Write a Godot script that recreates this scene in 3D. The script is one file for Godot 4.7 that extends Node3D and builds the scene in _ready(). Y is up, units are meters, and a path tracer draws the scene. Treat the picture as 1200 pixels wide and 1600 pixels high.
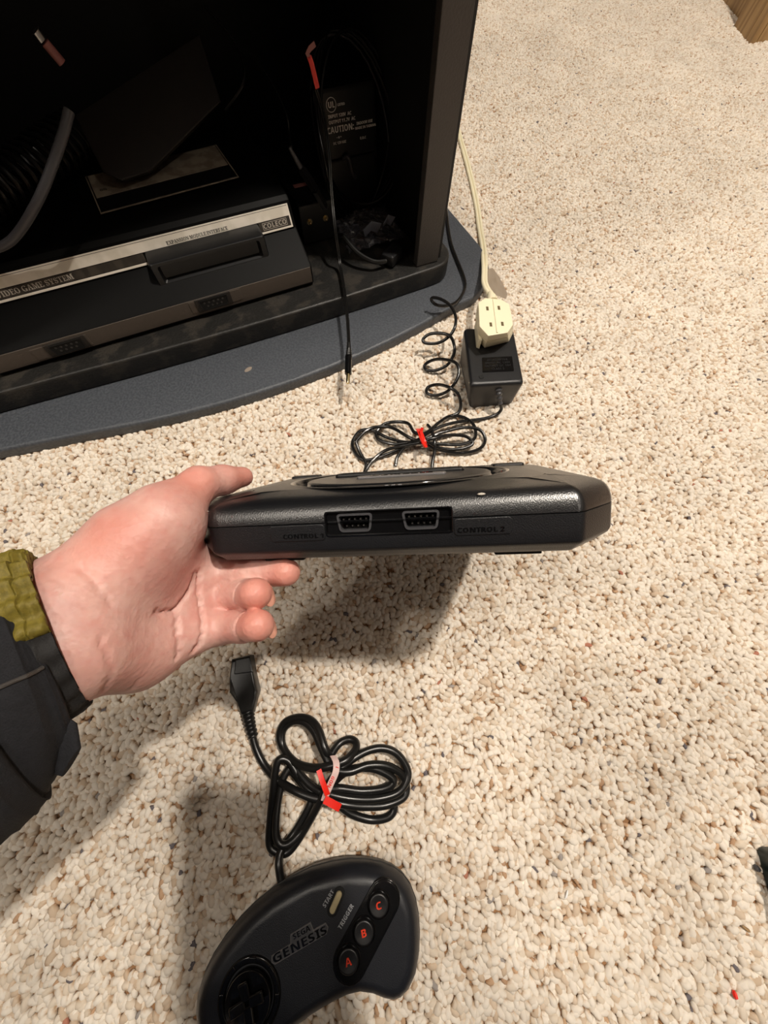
extends Node3D
# A hand holds a black game console over a looped carpet, next to a black stand with consoles and cables.
# World metres, y up. The camera (a phone's wide lens) is at (0, CAMH, 0), looking steeply down at the carpet (y = 0).

const STAND_TURN := 0.45649       # the stand's front faces this way round y
var M := {}                       # materials
var rng := RandomNumberGenerator.new()


# ---------------------------------------------------------------- mesh collector
class MB:
	var v := PackedVector3Array()
	var f := PackedInt32Array()      # triangles, counter-clockwise seen from outside
	var c := PackedColorArray()

	func add(p: Vector3) -> int:
		v.append(p)
		return v.size() - 1

	func tri(a: int, b: int, d: int) -> void:
		f.append(a); f.append(b); f.append(d)

	func quad(a: int, b: int, d: int, e: int) -> void:
		tri(a, b, d); tri(a, d, e)

	func ring(pts) -> int:
		var s := v.size()
		for p in pts: v.append(p)
		return s

	# skin between rings of equal length
	func loft(rings: Array, cap_a := true, cap_b := true, skip := {}) -> void:
		var n: int = rings[0].size()
		var st := []
		for r in rings: st.append(ring(r))
		for k in range(rings.size() - 1):
			for i in range(n):
				if skip.has(Vector2i(k, i)): continue
				var j := (i + 1) % n
				quad(st[k] + i, st[k] + j, st[k + 1] + j, st[k + 1] + i)
		if cap_a: fan(rings[0], st[0], true)
		if cap_b: fan(rings[-1], st[-1], false)

	# flat cap on a ring (any outline without self-crossing)
	func fan(r, s: int, flip: bool) -> void:
		var n: int = r.size()
		var nrm := Vector3.ZERO
		for i in range(n): nrm += r[i].cross(r[(i + 1) % n])
		if nrm.length() < 1e-14: return
		nrm = nrm.normalized()
		var ax := nrm.cross(Vector3.UP if absf(nrm.y) < 0.9 else Vector3.RIGHT).normalized()
		var ay := nrm.cross(ax)
		var poly := PackedVector2Array()
		for p in r: poly.append(Vector2(p.dot(ax), p.dot(ay)) * 1000.0)
		var t := Geometry2D.triangulate_polygon(poly)
		if t.is_empty():
			for i in range(1, n - 1): t.append_array([0, i, i + 1])
		for k in range(0, t.size(), 3):
			var a := t[k]; var b := t[k + 1]; var d := t[k + 2]
			var w: float = (r[b] - r[a]).cross(r[d] - r[a]).dot(nrm)
			if (w > 0.0) == flip: tri(s + a, s + d, s + b)
			else: tri(s + a, s + b, s + d)

	# round tube along points; r is a number or a list
	func tube(pts, r, sides := 10) -> void:
		var n: int = pts.size()
		var up := Vector3.ZERO
		var rings := []
		for i in range(n):
			var t: Vector3 = (pts[mini(i + 1, n - 1)] - pts[maxi(i - 1, 0)]).normalized()
			if i == 0:
				up = t.cross(Vector3.UP if absf(t.y) < 0.9 else Vector3.RIGHT).normalized()
			up = (up - t * up.dot(t)).normalized()
			var w := t.cross(up)
			var rr: float = r if (r is float or r is int) else r[i]
			var q := PackedVector3Array()
			for k in range(sides):
				var a := TAU * k / sides
				q.append(pts[i] + (up * cos(a) + w * sin(a)) * rr)
			rings.append(q)
		loft(rings)

	# flat strip with thickness along points, lying across 'side'
	func strip(pts, side: Vector3, w: float, th: float) -> void:
		var rings := []
		var n: int = pts.size()
		for i in range(n):
			var t: Vector3 = (pts[mini(i + 1, n - 1)] - pts[maxi(i - 1, 0)]).normalized()
			var s := (side - t * side.dot(t)).normalized()
			var u := t.cross(s)
			rings.append(PackedVector3Array([pts[i] - s * w * 0.5 - u * th * 0.5, pts[i] + s * w * 0.5 - u * th * 0.5, pts[i] + s * w * 0.5 + u * th * 0.5, pts[i] - s * w * 0.5 + u * th * 0.5]))
		loft(rings)

	# outline (x, z) raised from y0 to y1 in frame T, edges rounded by b
	func prism(poly: PackedVector2Array, T: Transform3D, y0: float, y1: float, b := 0.0, seg := 3) -> void:
		var rings := []
		if b > 0.0:
			for k in range(seg + 1):
				var a := PI / 2 * k / seg
				rings.append([y0 + b * (1 - sin(a)), b * (1 - cos(a))])
			rings.reverse()
			rings = []
			for k in range(seg + 1):
				var a := PI / 2 * k / seg
				rings.append([y0 + b - b * cos(a), b - b * sin(a)])
			for k in range(seg + 1):
				var a := PI / 2 * k / seg
				rings.append([y1 - b + b * sin(a), b - b * cos(a)])
		else:
			rings = [[y0, 0.0], [y1, 0.0]]
		var out := []
		for q in rings:
			var o := inset(poly, q[1])
			var p3 := PackedVector3Array()
			for p in o: p3.append(T * Vector3(p.x, q[0], p.y))
			out.append(p3)
		loft(out)

	static func inset(poly: PackedVector2Array, d: float) -> PackedVector2Array:
		if d == 0.0: return poly
		var n := poly.size()
		var area := 0.0
		for i in range(n): area += poly[i].cross(poly[(i + 1) % n])
		var s := signf(area)
		var o := PackedVector2Array()
		for i in range(n):
			var e0 := (poly[i] - poly[(i + n - 1) % n]).normalized()
			var e1 := (poly[(i + 1) % n] - poly[i]).normalized()
			var n0 := Vector2(-e0.y, e0.x) * s
			var n1 := Vector2(-e1.y, e1.x) * s
			var m := (n0 + n1).normalized()
			o.append(poly[i] + m * d / maxf(m.dot(n0), 0.5))
		return o

	func box(T: Transform3D, size: Vector3, b := 0.001, seg := 2) -> void:
		prism(MB.rrect(size.x, size.z, b, seg), T, -size.y / 2, size.y / 2, minf(b, size.y * 0.49), seg)

	static func rrect(w: float, h: float, r: float, seg := 3) -> PackedVector2Array:
		var o := PackedVector2Array()
		r = minf(r, minf(w, h) * 0.499)
		for q in [[1, 1, 0], [-1, 1, 1], [-1, -1, 2], [1, -1, 3]]:
			for k in range(seg + 1):
				var a: float = PI / 2 * (q[2] + float(k) / seg)
				o.append(Vector2(q[0] * (w / 2 - r), q[1] * (h / 2 - r)) + Vector2(cos(a), sin(a)) * r)
		return o

	# profile of (radius, height) turned round y in frame T
	func lathe(prof, T: Transform3D, sides := 24, sx := 1.0, sz := 1.0, caps := true) -> void:
		var rings := []
		for p in prof:
			var q := PackedVector3Array()
			for k in range(sides):
				var a := TAU * k / sides
				q.append(T * Vector3(cos(a) * p.x * sx, p.y, -sin(a) * p.x * sz))
			rings.append(q)
		loft(rings, caps, caps)

	func build(crease := 40.0, inv := Transform3D.IDENTITY) -> ArrayMesh:
		var vol := 0.0
		for k in range(0, f.size(), 3): vol += v[f[k]].dot(v[f[k + 1]].cross(v[f[k + 2]]))
		if vol < 0.0:
			for k in range(0, f.size(), 3):
				var t := f[k + 1]
				f[k + 1] = f[k + 2]
				f[k + 2] = t
		var nf := f.size() / 3
		var fn := PackedVector3Array()
		fn.resize(nf)
		var V := PackedVector3Array()
		V.resize(v.size())
		for i in range(v.size()): V[i] = inv * v[i]
		var N := PackedVector3Array()
		var P := PackedVector3Array()
		var C := PackedColorArray()
		var I := PackedInt32Array()
		for k in range(nf):
			fn[k] = (V[f[3 * k + 1]] - V[f[3 * k]]).cross(V[f[3 * k + 2]] - V[f[3 * k]])
		if crease >= 180.0:
			N.resize(v.size())
			for k in range(nf):
				for e in range(3): N[f[3 * k + e]] += fn[k]
			for i in range(N.size()): N[i] = N[i].normalized()
			P = V
			C = c
			for k in range(nf): I.append_array([f[3 * k], f[3 * k + 2], f[3 * k + 1]])
		else:
			var cc := cos(deg_to_rad(crease))
			var at := []
			at.resize(v.size())
			for k in range(nf):
				for e in range(3):
					var q = at[f[3 * k + e]]
					if q == null: at[f[3 * k + e]] = [k]
					else: q.append(k)
			var un := PackedVector3Array()
			for k in range(nf): un.append(fn[k].normalized())
			for k in range(nf):
				for e in [0, 2, 1]:
					var i := f[3 * k + e]
					var s := Vector3.ZERO
					for q in at[i]:
						if un[q].dot(un[k]) >= cc: s += fn[q]
					P.append(V[i])
					N.append(s.normalized())
					if c.size() > 0: C.append(c[i])
					I.append(P.size() - 1)
		var arr := []
		arr.resize(Mesh.ARRAY_MAX)
		arr[Mesh.ARRAY_VERTEX] = P
		arr[Mesh.ARRAY_NORMAL] = N
		arr[Mesh.ARRAY_INDEX] = I
		if C.size() == P.size() and C.size() > 0: arr[Mesh.ARRAY_COLOR] = C
		var m := ArrayMesh.new()
		m.add_surface_from_arrays(Mesh.PRIMITIVE_TRIANGLES, arr)
		return m


# ---------------------------------------------------------------- scene helpers
func thing(called: String, label: String, category: String, at := Vector3.ZERO, b := Basis.IDENTITY, group := "") -> Node3D:
	var o := Node3D.new()
	o.name = called
	add_child(o, true)
	o.transform = Transform3D(b, at)
	tag(o, label, category, group)
	return o


func tag(o: Node, label: String, category: String, group := "") -> Node:
	o.set_meta("label", label)
	o.set_meta("category", category)
	if group != "": o.set_meta("group", group)
	return o


# commits a mesh as one named part; world = the points were given in world metres, else in the parent's own frame
func put(called: String, mb: MB, m: Material, parent: Node = self, world := true, crease := 40.0) -> MeshInstance3D:
	var o := MeshInstance3D.new()
	o.name = called
	parent.add_child(o, true)
	o.mesh = mb.build(crease, o.global_transform.affine_inverse() if world else Transform3D.IDENTITY)
	o.material_override = m
	o.cast_shadow = GeometryInstance3D.SHADOW_CASTING_SETTING_ON
	return o


func lettering(called: String, words: String, height: float, depth: float, m: Material, parent: Node, T: Transform3D, font := "Droid Sans", stretch := 1.0) -> MeshInstance3D:
	var t := TextMesh.new()
	var f := SystemFont.new()
	f.font_names = PackedStringArray([font])
	f.font_weight = 700
	t.font = f
	t.text = words
	t.font_size = 32
	t.pixel_size = height / (32.0 * 0.71)
	t.depth = depth
	t.curve_step = 2.0
	var o := MeshInstance3D.new()
	o.name = called
	parent.add_child(o, true)
	o.mesh = t
	o.material_override = m
	o.transform = T * Transform3D(Basis.from_scale(Vector3(stretch, 1, 1)), Vector3.ZERO)
	return o


# frame with x along 'x', z (the side letters face) along 'n'
func face_frame(at: Vector3, x: Vector3, n: Vector3) -> Transform3D:
	var zz := n.normalized()
	var xx := (x - zz * x.dot(zz)).normalized()
	return Transform3D(Basis(xx, zz.cross(xx), zz), at)


# smooth curve through points
func curve(pts: Array, per := 8) -> PackedVector3Array:
	var o := PackedVector3Array()
	var n := pts.size()
	for i in range(n - 1):
		var a: Vector3 = pts[maxi(i - 1, 0)]
		var b: Vector3 = pts[i]
		var c: Vector3 = pts[i + 1]
		var d: Vector3 = pts[mini(i + 2, n - 1)]
		for k in range(per):
			o.append(b.cubic_interpolate(c, a, d, float(k) / per))
	o.append(pts[n - 1])
	return o


func flat_mat(col: Color, rough := 0.5, metal := 0.0) -> StandardMaterial3D:
	var m := StandardMaterial3D.new()
	m.albedo_color = col
	m.roughness = rough
	m.metallic = metal
	return m


func noise_image(size: int, freq: float, octaves := 3, sd := 1) -> Image:
	var n := FastNoiseLite.new()
	n.seed = sd
	n.frequency = freq
	n.fractal_octaves = octaves
	return n.get_seamless_image(size, size, false, false, 0.15)


func grain(m: StandardMaterial3D, im: Image, per_metre: float, strength: float) -> StandardMaterial3D:
	var n: Image = im.duplicate()
	n.convert(Image.FORMAT_RGBA8)
	n.bump_map_to_normal_map(4.0)
	m.normal_enabled = true
	m.normal_texture = ImageTexture.create_from_image(n)
	m.normal_scale = strength
	m.uv1_triplanar = true
	m.uv1_scale = Vector3.ONE * per_metre
	return m


func tinted(m: StandardMaterial3D, im: Image, a: Color, b: Color, per_metre: float, lo := 0.3, hi := 0.7) -> StandardMaterial3D:
	var o := Image.create(im.get_width(), im.get_height(), false, Image.FORMAT_RGB8)
	for y in range(im.get_height()):
		for x in range(im.get_width()):
			o.set_pixel(x, y, a.lerp(b, smoothstep(lo, hi, im.get_pixel(x, y).r)))
	m.albedo_color = Color.WHITE
	m.albedo_texture = ImageTexture.create_from_image(o)
	m.uv1_triplanar = true
	m.uv1_scale = Vector3.ONE * per_metre
	return m


func make_materials() -> void:
	var fine := noise_image(256, 0.11, 2, 3)
	var mid := noise_image(256, 0.03, 4, 5)
	var broad := noise_image(256, 0.012, 5, 8)
	M.black_shell = grain(flat_mat(Color(0.065, 0.068, 0.078), 0.32), fine, 40.0, 0.22)
	M.black_lower = grain(flat_mat(Color(0.085, 0.088, 0.098), 0.38), fine, 40.0, 0.3)
	M.black_shell.metallic_specular = 0.75
	M.gloss_black = flat_mat(Color(0.05, 0.05, 0.055), 0.12)
	M.satin_black = flat_mat(Color(0.07, 0.07, 0.075), 0.4)
	M.dark_hole = flat_mat(Color(0.02, 0.02, 0.02), 0.8)
	M.rim_grey = flat_mat(Color(0.25, 0.25, 0.26), 0.4)
	M.pin_metal = flat_mat(Color(0.75, 0.73, 0.7), 0.3, 1.0)
	M.cable = flat_mat(Color(0.085, 0.083, 0.08), 0.31)
	M.cable_thin = flat_mat(Color(0.085, 0.082, 0.08), 0.26)
	M.pad_shell = grain(flat_mat(Color(0.10, 0.107, 0.127), 0.38), fine, 40.0, 0.2)
	M.pad_lower = flat_mat(Color(0.16, 0.15, 0.135), 0.5)
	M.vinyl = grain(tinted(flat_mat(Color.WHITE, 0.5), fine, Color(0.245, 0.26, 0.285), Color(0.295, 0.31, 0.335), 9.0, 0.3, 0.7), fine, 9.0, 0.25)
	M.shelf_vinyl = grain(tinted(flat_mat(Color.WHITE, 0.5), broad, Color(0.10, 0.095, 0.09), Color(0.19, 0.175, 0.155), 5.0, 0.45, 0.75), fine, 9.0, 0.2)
	M.stand_black = flat_mat(Color(0.06, 0.058, 0.058), 0.6)
	M.stile = grain(flat_mat(Color(0.235, 0.22, 0.21), 0.55), fine, 12.0, 0.15)
	M.chip = flat_mat(Color(0.55, 0.5, 0.45), 0.8)
	M.old_black = flat_mat(Color(0.025, 0.024, 0.023), 0.55)
	M.old_black.metallic_specular = 0.25
	M.old_brown = grain(flat_mat(Color(0.34, 0.305, 0.275), 0.5), fine, 30.0, 0.15)
	M.dark_brown = grain(flat_mat(Color(0.15, 0.128, 0.113), 0.5), fine, 30.0, 0.2)
	M.silver_plate = tinted(flat_mat(Color.WHITE, 0.4), broad, Color(0.88, 0.85, 0.79), Color(0.95, 0.92, 0.87), 8.0)
	M.aged_plate = tinted(flat_mat(Color.WHITE, 0.5), broad, Color(0.52, 0.47, 0.41), Color(0.64, 0.59, 0.52), 12.0)
	M.black_plate = tinted(flat_mat(Color.WHITE, 0.45), mid, Color(0.2, 0.18, 0.16), Color(0.27, 0.245, 0.215), 8.0)
	M.silver_print = flat_mat(Color(0.72, 0.69, 0.64), 0.5)
	M.white_print = flat_mat(Color(0.95, 0.93, 0.9), 0.6)
	M.pad_print = flat_mat(Color(0.62, 0.63, 0.64), 0.6)
	M.badge = flat_mat(Color(0.46, 0.45, 0.45), 0.35, 0.5)
	M.orange_print = flat_mat(Color(0.83, 0.2, 0.05), 0.5)
	M.start_beige = flat_mat(Color(0.72, 0.67, 0.52), 0.4)
	M.ivory = flat_mat(Color(0.93, 0.895, 0.775), 0.45)
	M.ivory_dark = flat_mat(Color(0.36, 0.3, 0.17), 0.7)
	M.red_tie = flat_mat(Color(0.88, 0.13, 0.06), 0.4)
	M.paper = flat_mat(Color(0.86, 0.75, 0.73), 0.8)
	M.brass = flat_mat(Color(0.8, 0.72, 0.55), 0.25, 1.0)
	M.steel = flat_mat(Color(0.7, 0.7, 0.7), 0.28, 1.0)
	M.tag = flat_mat(Color(0.66, 0.6, 0.53, 0.6), 0.35)
	M.tag.transparency = BaseMaterial3D.TRANSPARENCY_ALPHA
	M.oak = tinted(flat_mat(Color.WHITE, 0.5), wood_image(), Color(0.55, 0.42, 0.25), Color(0.68, 0.55, 0.36), 1.6, 0.2, 0.8)
	M.yarn = grain(flat_mat(Color.WHITE, 0.95), fine, 130.0, 0.5)
	M.yarn.vertex_color_use_as_albedo = true
	M.backing = flat_mat(Color(0.55, 0.41, 0.28), 1.0)
	M.skin = grain(flat_mat(Color.WHITE, 0.5), skin_image(), 26.0, 0.5)
	M.skin.vertex_color_use_as_albedo = true
	M.skin.subsurf_scatter_enabled = true
	M.skin.subsurf_scatter_strength = 0.12
	M.nail = flat_mat(Color(0.86, 0.62, 0.54), 0.3)
	M.jacket = grain(tinted(flat_mat(Color.WHITE, 0.88), mid, Color(0.052, 0.055, 0.075), Color(0.08, 0.083, 0.105), 9.0), fine, 45.0, 0.5)
	M.olive = grain(tinted(flat_mat(Color.WHITE, 0.7), mid, Color(0.38, 0.335, 0.075), Color(0.44, 0.385, 0.095), 14.0), fine, 60.0, 0.4)
	M.cuff_black = grain(flat_mat(Color(0.09, 0.085, 0.085), 0.8), fine, 60.0, 0.5)
	M.denim = grain(flat_mat(Color(0.2, 0.28, 0.43), 0.85), fine, 60.0, 0.4)
	M.hair = flat_mat(Color(0.2, 0.14, 0.09), 0.6)
	M.paint = flat_mat(Color(0.32, 0.28, 0.235), 0.9)
	M.ceiling = flat_mat(Color(0.46, 0.445, 0.42), 0.95)
	M.trim = flat_mat(Color(0.88, 0.86, 0.82), 0.6)
	M.teal = flat_mat(Color(0.05, 0.13, 0.14), 0.4)
	M.lint = flat_mat(Color(0.95, 0.95, 0.95), 0.7)
	M.bag = flat_mat(Color(0.55, 0.55, 0.6, 0.22), 0.12)
	M.bag.transparency = BaseMaterial3D.TRANSPARENCY_ALPHA
	M.foil = flat_mat(Color(0.6, 0.62, 0.68), 0.3, 0.3)
	M.grey_cable = flat_mat(Color(0.25, 0.245, 0.255), 0.45)
	M.pink = flat_mat(Color(0.6, 0.38, 0.36), 0.5)


func wood_image() -> Image:
	var n := FastNoiseLite.new()
	n.seed = 21
	n.frequency = 0.02
	n.fractal_octaves = 4
	var im := Image.create(256, 256, false, Image.FORMAT_RGB8)
	for y in range(256):
		for x in range(256):
			var g := 0.5 + 0.5 * sin((x + 14.0 * n.get_noise_2d(x, y * 0.12)) * 0.42 + 3.0 * n.get_noise_2d(x * 2.0, y * 0.05))
			g = clampf(0.6 * g + 0.4 * (0.5 + n.get_noise_2d(x * 6.0, y * 0.4)), 0, 1)
			im.set_pixel(x, y, Color(g, g, g))
	return im


func skin_image() -> Image:
	var n := FastNoiseLite.new()
	n.seed = 4
	n.noise_type = FastNoiseLite.TYPE_CELLULAR
	n.cellular_return_type = FastNoiseLite.RETURN_DISTANCE
	n.frequency = 0.05
	n.fractal_octaves = 2
	return n.get_seamless_image(256, 256, false, false, 0.1)


func _ready() -> void:
	rng.seed = 11
	var cam := Camera3D.new()
	cam.name = "camera"
	add_child(cam)
	cam.transform = Transform3D(Basis(Vector3(0.99920, 0.01583, -0.03670), Vector3(-0.03997, 0.39578, -0.91748), Vector3(0.00000, 0.91821, 0.39610)), Vector3(0, 0.4, 0))
	cam.fov = 108.116
	cam.near = 0.01
	cam.current = true
	var we := WorldEnvironment.new()
	we.name = "environment"
	var env := Environment.new()
	env.background_mode = Environment.BG_COLOR
	env.background_color = Color(0.02, 0.02, 0.025)
	env.tonemap_mode = Environment.TONE_MAPPER_LINEAR
	env.tonemap_exposure = 0.81
	env.sdfgi_enabled = true
	env.ssao_enabled = true
	env.ssil_enabled = true
	we.environment = env
	add_child(we)
	make_materials()
	ceiling_lamp(Vector3(0.70, 2.22, -0.50), 5.0, "round white ceiling lamp over the right of the stand")
	ceiling_lamp(Vector3(0.1, 2.22, -0.45), 0.8, "round white ceiling lamp straight above the held console")
	ceiling_lamp(Vector3(-0.78, 2.22, 0.0), 0.85, "round white ceiling lamp between the held console and the left wall")
	ceiling_lamp(Vector3(-1.30, 2.22, 0.32), 0.95, "round white ceiling lamp nearest the left wall")
	ceiling_lamp(Vector3(1.6, 2.22, 0.6), 0.4, "round white ceiling lamp nearest the right wall")
	room()
	stand()
	stand_contents()
	oak_cabinet()
	power_adapter()
	extension_cord()
	controller()
	controller_cable()
	held_console()
	person()
	small_things()


# ---------------------------------------------------------------- room
func ceiling_lamp(at: Vector3, energy: float, label: String) -> void:
	var t := thing("ceiling_lamp", label, "lamp", Vector3(at.x, 2.3, at.z), Basis.IDENTITY, "ceiling lamps in a row")
	var b := MB.new()
	b.lathe([Vector2(0.001, 0.0), Vector2(0.045, 0.0), Vector2(0.045, -0.012), Vector2(0.03, -0.02), Vector2(0.001, -0.02)], Transform3D(Basis.IDENTITY, Vector3(0, -0.001, 0)), 28)
	put("base", b, M.trim, t, false)
	var g := MB.new()
	var prof := []
	for k in range(13):
		var a := PI * k / 12
		prof.append(Vector2(maxf(0.055 * sin(a), 0.0005), 0.055 * cos(a)))
	g.lathe(prof, Transform3D(Basis.IDENTITY, Vector3(0, -0.078, 0)), 28)
	var gm := flat_mat(Color(1, 0.95, 0.86), 0.4)
	gm.emission_enabled = true
	gm.emission = Color(1.0, 0.962, 0.912)
	gm.emission_energy_multiplier = 6.0
	put("globe_bulb", g, gm, t, false, 180)
	var l := OmniLight3D.new()
	l.name = "lamp_light"
	t.add_child(l)
	l.position = Vector3(0, -0.078, 0)
	l.light_color = Color(1.0, 0.962, 0.912)
	l.light_energy = energy
	l.light_size = 0.05
	l.omni_range = 12.0
	l.omni_attenuation = 2.0
	l.shadow_enabled = true


func slab(called: String, lo: Vector3, hi: Vector3, m: Material) -> MeshInstance3D:
	var b := MB.new()
	b.box(Transform3D(Basis.IDENTITY, (lo + hi) / 2), hi - lo, 0.002)
	var o := put(called, b, m)
	o.set_meta("kind", "structure")
	return o


func room() -> void:
	var X0 := -2.6
	var X1 := 2.7
	var Z0 := -2.7
	var Z1 := 2.3
	var H := 2.3
	var fl := slab("floor", Vector3(X0 - 0.1, -0.1, Z0 - 0.1), Vector3(X1 + 0.1, -0.0024, Z1 + 0.1), M.backing)
	slab("ceiling", Vector3(X0 - 0.1, H, Z0 - 0.1), Vector3(X1 + 0.1, H + 0.1, Z1 + 0.1), M.ceiling)
	slab("wall_back", Vector3(X0 - 0.1, -0.0035, Z0 - 0.1), Vector3(X1 + 0.1, H, Z0), M.paint)
	slab("wall_front", Vector3(X0 - 0.1, -0.0035, Z1), Vector3(X1 + 0.1, H, Z1 + 0.1), M.paint)
	slab("wall_left", Vector3(X0 - 0.1, -0.0035, Z0), Vector3(X0, H, Z1), M.paint)
	slab("wall_right", Vector3(X1, -0.0035, Z0), Vector3(X1 + 0.1, H, Z1), M.paint)
	slab("baseboard_back", Vector3(X0, -0.0035, Z0), Vector3(X1, 0.09, Z0 + 0.014), M.trim)
	slab("baseboard_right", Vector3(X1 - 0.014, -0.0035, Z0 + 0.014), Vector3(X1, 0.09, Z1), M.trim)
	# the looped pile: kinked yarn loops standing on the backing
	var loop := MB.new()
	var pts := []
	var rad := []
	for k in range(7):
		var a := PI * (0.02 + 0.96 * k / 6.0)
		pts.append(Vector3(-cos(a) * 0.0020, sin(a) * 0.0027 - 0.0032, sin(a * 2.0) * 0.0011))
		rad.append(0.0020 + 0.0006 * sin(a))
	loop.tube(pts, rad, 10)
	# the yarn is twisted from a cream ply and a thin tan ply that winds round it
	for i in range(7):
		for k in range(10):
			var ply := (k + i) % 10
			loop.c.append(Color(0.54, 0.38, 0.25) if ply == 0 else (Color(0.82, 0.71, 0.60) if ply == 1 or ply == 9 else Color.WHITE))
	while loop.c.size() < loop.v.size(): loop.c.append(Color.WHITE)
	var lm := loop.build(180)
	lm.surface_set_material(0, M.yarn)
	var xf := []
	var tint := PackedColorArray()
	var sp := 0.0041
	var iz := 0
	var patch := FastNoiseLite.new()
	patch.seed = 5
	patch.frequency = 9.0
	var z := 0.45
	while z > -2.12:
		var half := 0.40 + 0.50 * (0.42 - z)
		var x := -half * 0.98
		while x < half:
			var p := Vector3(x + rng.randf_range(-0.0022, 0.0022) + (sp * 0.5 if iz % 2 else 0.0), rng.randf_range(-0.0012, 0.0006), z + rng.randf_range(-0.0022, 0.0022))
			x += sp
			if p.x < -0.1 and (p.z + 0.45 * (p.x + 0.47) < -0.36): continue     # under the stand
			var b := Basis(Vector3.UP, rng.randf() * TAU) * Basis(Vector3.RIGHT, rng.randf_range(-0.7, 0.7)) * Basis(Vector3.BACK, rng.randf_range(-0.3, 0.3))
			var s := rng.randf_range(0.85, 1.25)
			b = b * Basis.from_scale(Vector3(s * rng.randf_range(0.8, 1.25), s, s))
			var q := rng.randf()
			if q > 0.925: b = b * Basis.from_scale(Vector3(0.9, 0.6, 0.62))      # flecks are thinner yarn
			xf.append(Transform3D(b, p))
			var c := Color(0.72, 0.65, 0.56)
			if q < 0.52: c = c.lerp(Color(0.79, 0.72, 0.625), rng.randf())
			elif q < 0.83: c = c.lerp(Color(0.63, 0.53, 0.415), rng.randf())
			elif q < 0.925: c = Color(0.53, 0.405, 0.29).lerp(Color(0.63, 0.51, 0.39), rng.randf())
			elif q < 0.957: c = Color(0.36, 0.22, 0.13).lerp(Color(0.5, 0.33, 0.2), rng.randf())
			elif q < 0.963: c = Color(0.13, 0.115, 0.125)
			elif q < 0.9645: c = Color(0.4, 0.17, 0.11)
			elif q < 0.969: c = Color(0.3, 0.27, 0.25)
			var n := 1.0 + 0.10 * patch.get_noise_2d(p.x, p.z)
			tint.append(Color(c.r * n, c.g * n, c.b * n))
		z -= sp
		iz += 1
	var mm := MultiMesh.new()
	mm.transform_format = MultiMesh.TRANSFORM_3D
	mm.use_colors = true
	mm.mesh = lm
	mm.instance_count = xf.size()
	for i in range(xf.size()):
		mm.set_instance_transform(i, xf[i])
		mm.set_instance_color(i, tint[i])
	var mi := MultiMeshInstance3D.new()
	mi.name = "carpet_pile"
	mi.multimesh = mm
	mi.set_meta("kind", "stuff")
	fl.add_child(mi)


# ---------------------------------------------------------------- stand (local axes: x right along the front, z out of the front)
func bow(half: float, front: float, corner: float, r: float, back: float) -> PackedVector2Array:
	# plan outline: bowed front edge, rounded front corners, straight sides
	var o := PackedVector2Array()
	for k in range(25):
		var u := lerpf(-half + r, half - r, k / 24.0)
		var q := u / (half - r)
		o.append(Vector2(u, lerpf(front, corner, q * q)))
	for k in range(1, 9):
		var a := deg_to_rad(78.0) * (1.0 - k / 8.0)
		o.append(Vector2(half - r + r * cos(a), corner - r * 0.98 + r * sin(a)))
	o.append(Vector2(half, back))
	o.append(Vector2(-half, back))
	for k in range(0, 8):
		var a := deg_to_rad(78.0) * (k / 8.0)
		o.append(Vector2(-half + r - r * cos(a), corner - r * 0.98 + r * sin(a)))
	for i in range(o.size()): o[i].x -= 0.065 * smoothstep(0.2, 0.34, -o[i].x)     # the stand reaches farther to the left
	return o


func stand() -> void:
	var t := thing("tv_stand", "low black stand with bowed front shelf and base plate on the carpet", "stand", Vector3.ZERO, Basis(Vector3.UP, STAND_TURN))
	var T := Transform3D.IDENTITY
	var b := MB.new()
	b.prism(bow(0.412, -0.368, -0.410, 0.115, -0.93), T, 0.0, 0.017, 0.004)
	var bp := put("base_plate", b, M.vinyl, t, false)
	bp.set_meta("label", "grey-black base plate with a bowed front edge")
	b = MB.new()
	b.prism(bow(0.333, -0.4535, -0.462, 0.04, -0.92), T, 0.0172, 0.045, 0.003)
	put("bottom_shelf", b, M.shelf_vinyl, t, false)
	for s in [1, -1]:
		b = MB.new()
		b.box(Transform3D(Basis.IDENTITY, Vector3(0.3 if s > 0 else -0.37, 0.4375, -0.7)), Vector3(0.024, 0.785, 0.44), 0.001)
		put("side_panel", b, M.stand_black, t, false)
		b = MB.new()
		b.box(Transform3D(Basis.IDENTITY, Vector3(0.2865 if s > 0 else -0.3565, 0.4375, -0.4785)), Vector3(0.0345, 0.7845, 0.012), 0.0015)
		var st := put("stile", b, M.stile, t, false)
		st.set_meta("label", "grey-brown edge strip of the side panel")
	b = MB.new()
	b.box(Transform3D(Basis.IDENTITY, Vector3(-0.035, 0.4375, -0.915)), Vector3(0.645, 0.785, 0.008), 0.001)
	put("back_panel", b, M.stand_black, t, false)
	b = MB.new()
	b.prism(bow(0.40, -0.388, -0.42, 0.10, -0.93), T, 0.83, 0.855, 0.004)
	put("top_board", b, M.vinyl, t, false)
	# a chip in the finish, baring the board
	b = MB.new()
	var q: Vector3 = Vector3(-0.0087, 0.017, -0.4108)
	b.lathe([Vector2(0.0005, 0.0), Vector2(0.006, 0.0), Vector2(0.0045, 0.0007), Vector2(0.0005, 0.0009)], Transform3D(Basis(Vector3.UP, 0.4), q), 9, 1.0, 0.55)
	put("finish_chip", b, M.chip, t, false)


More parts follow.
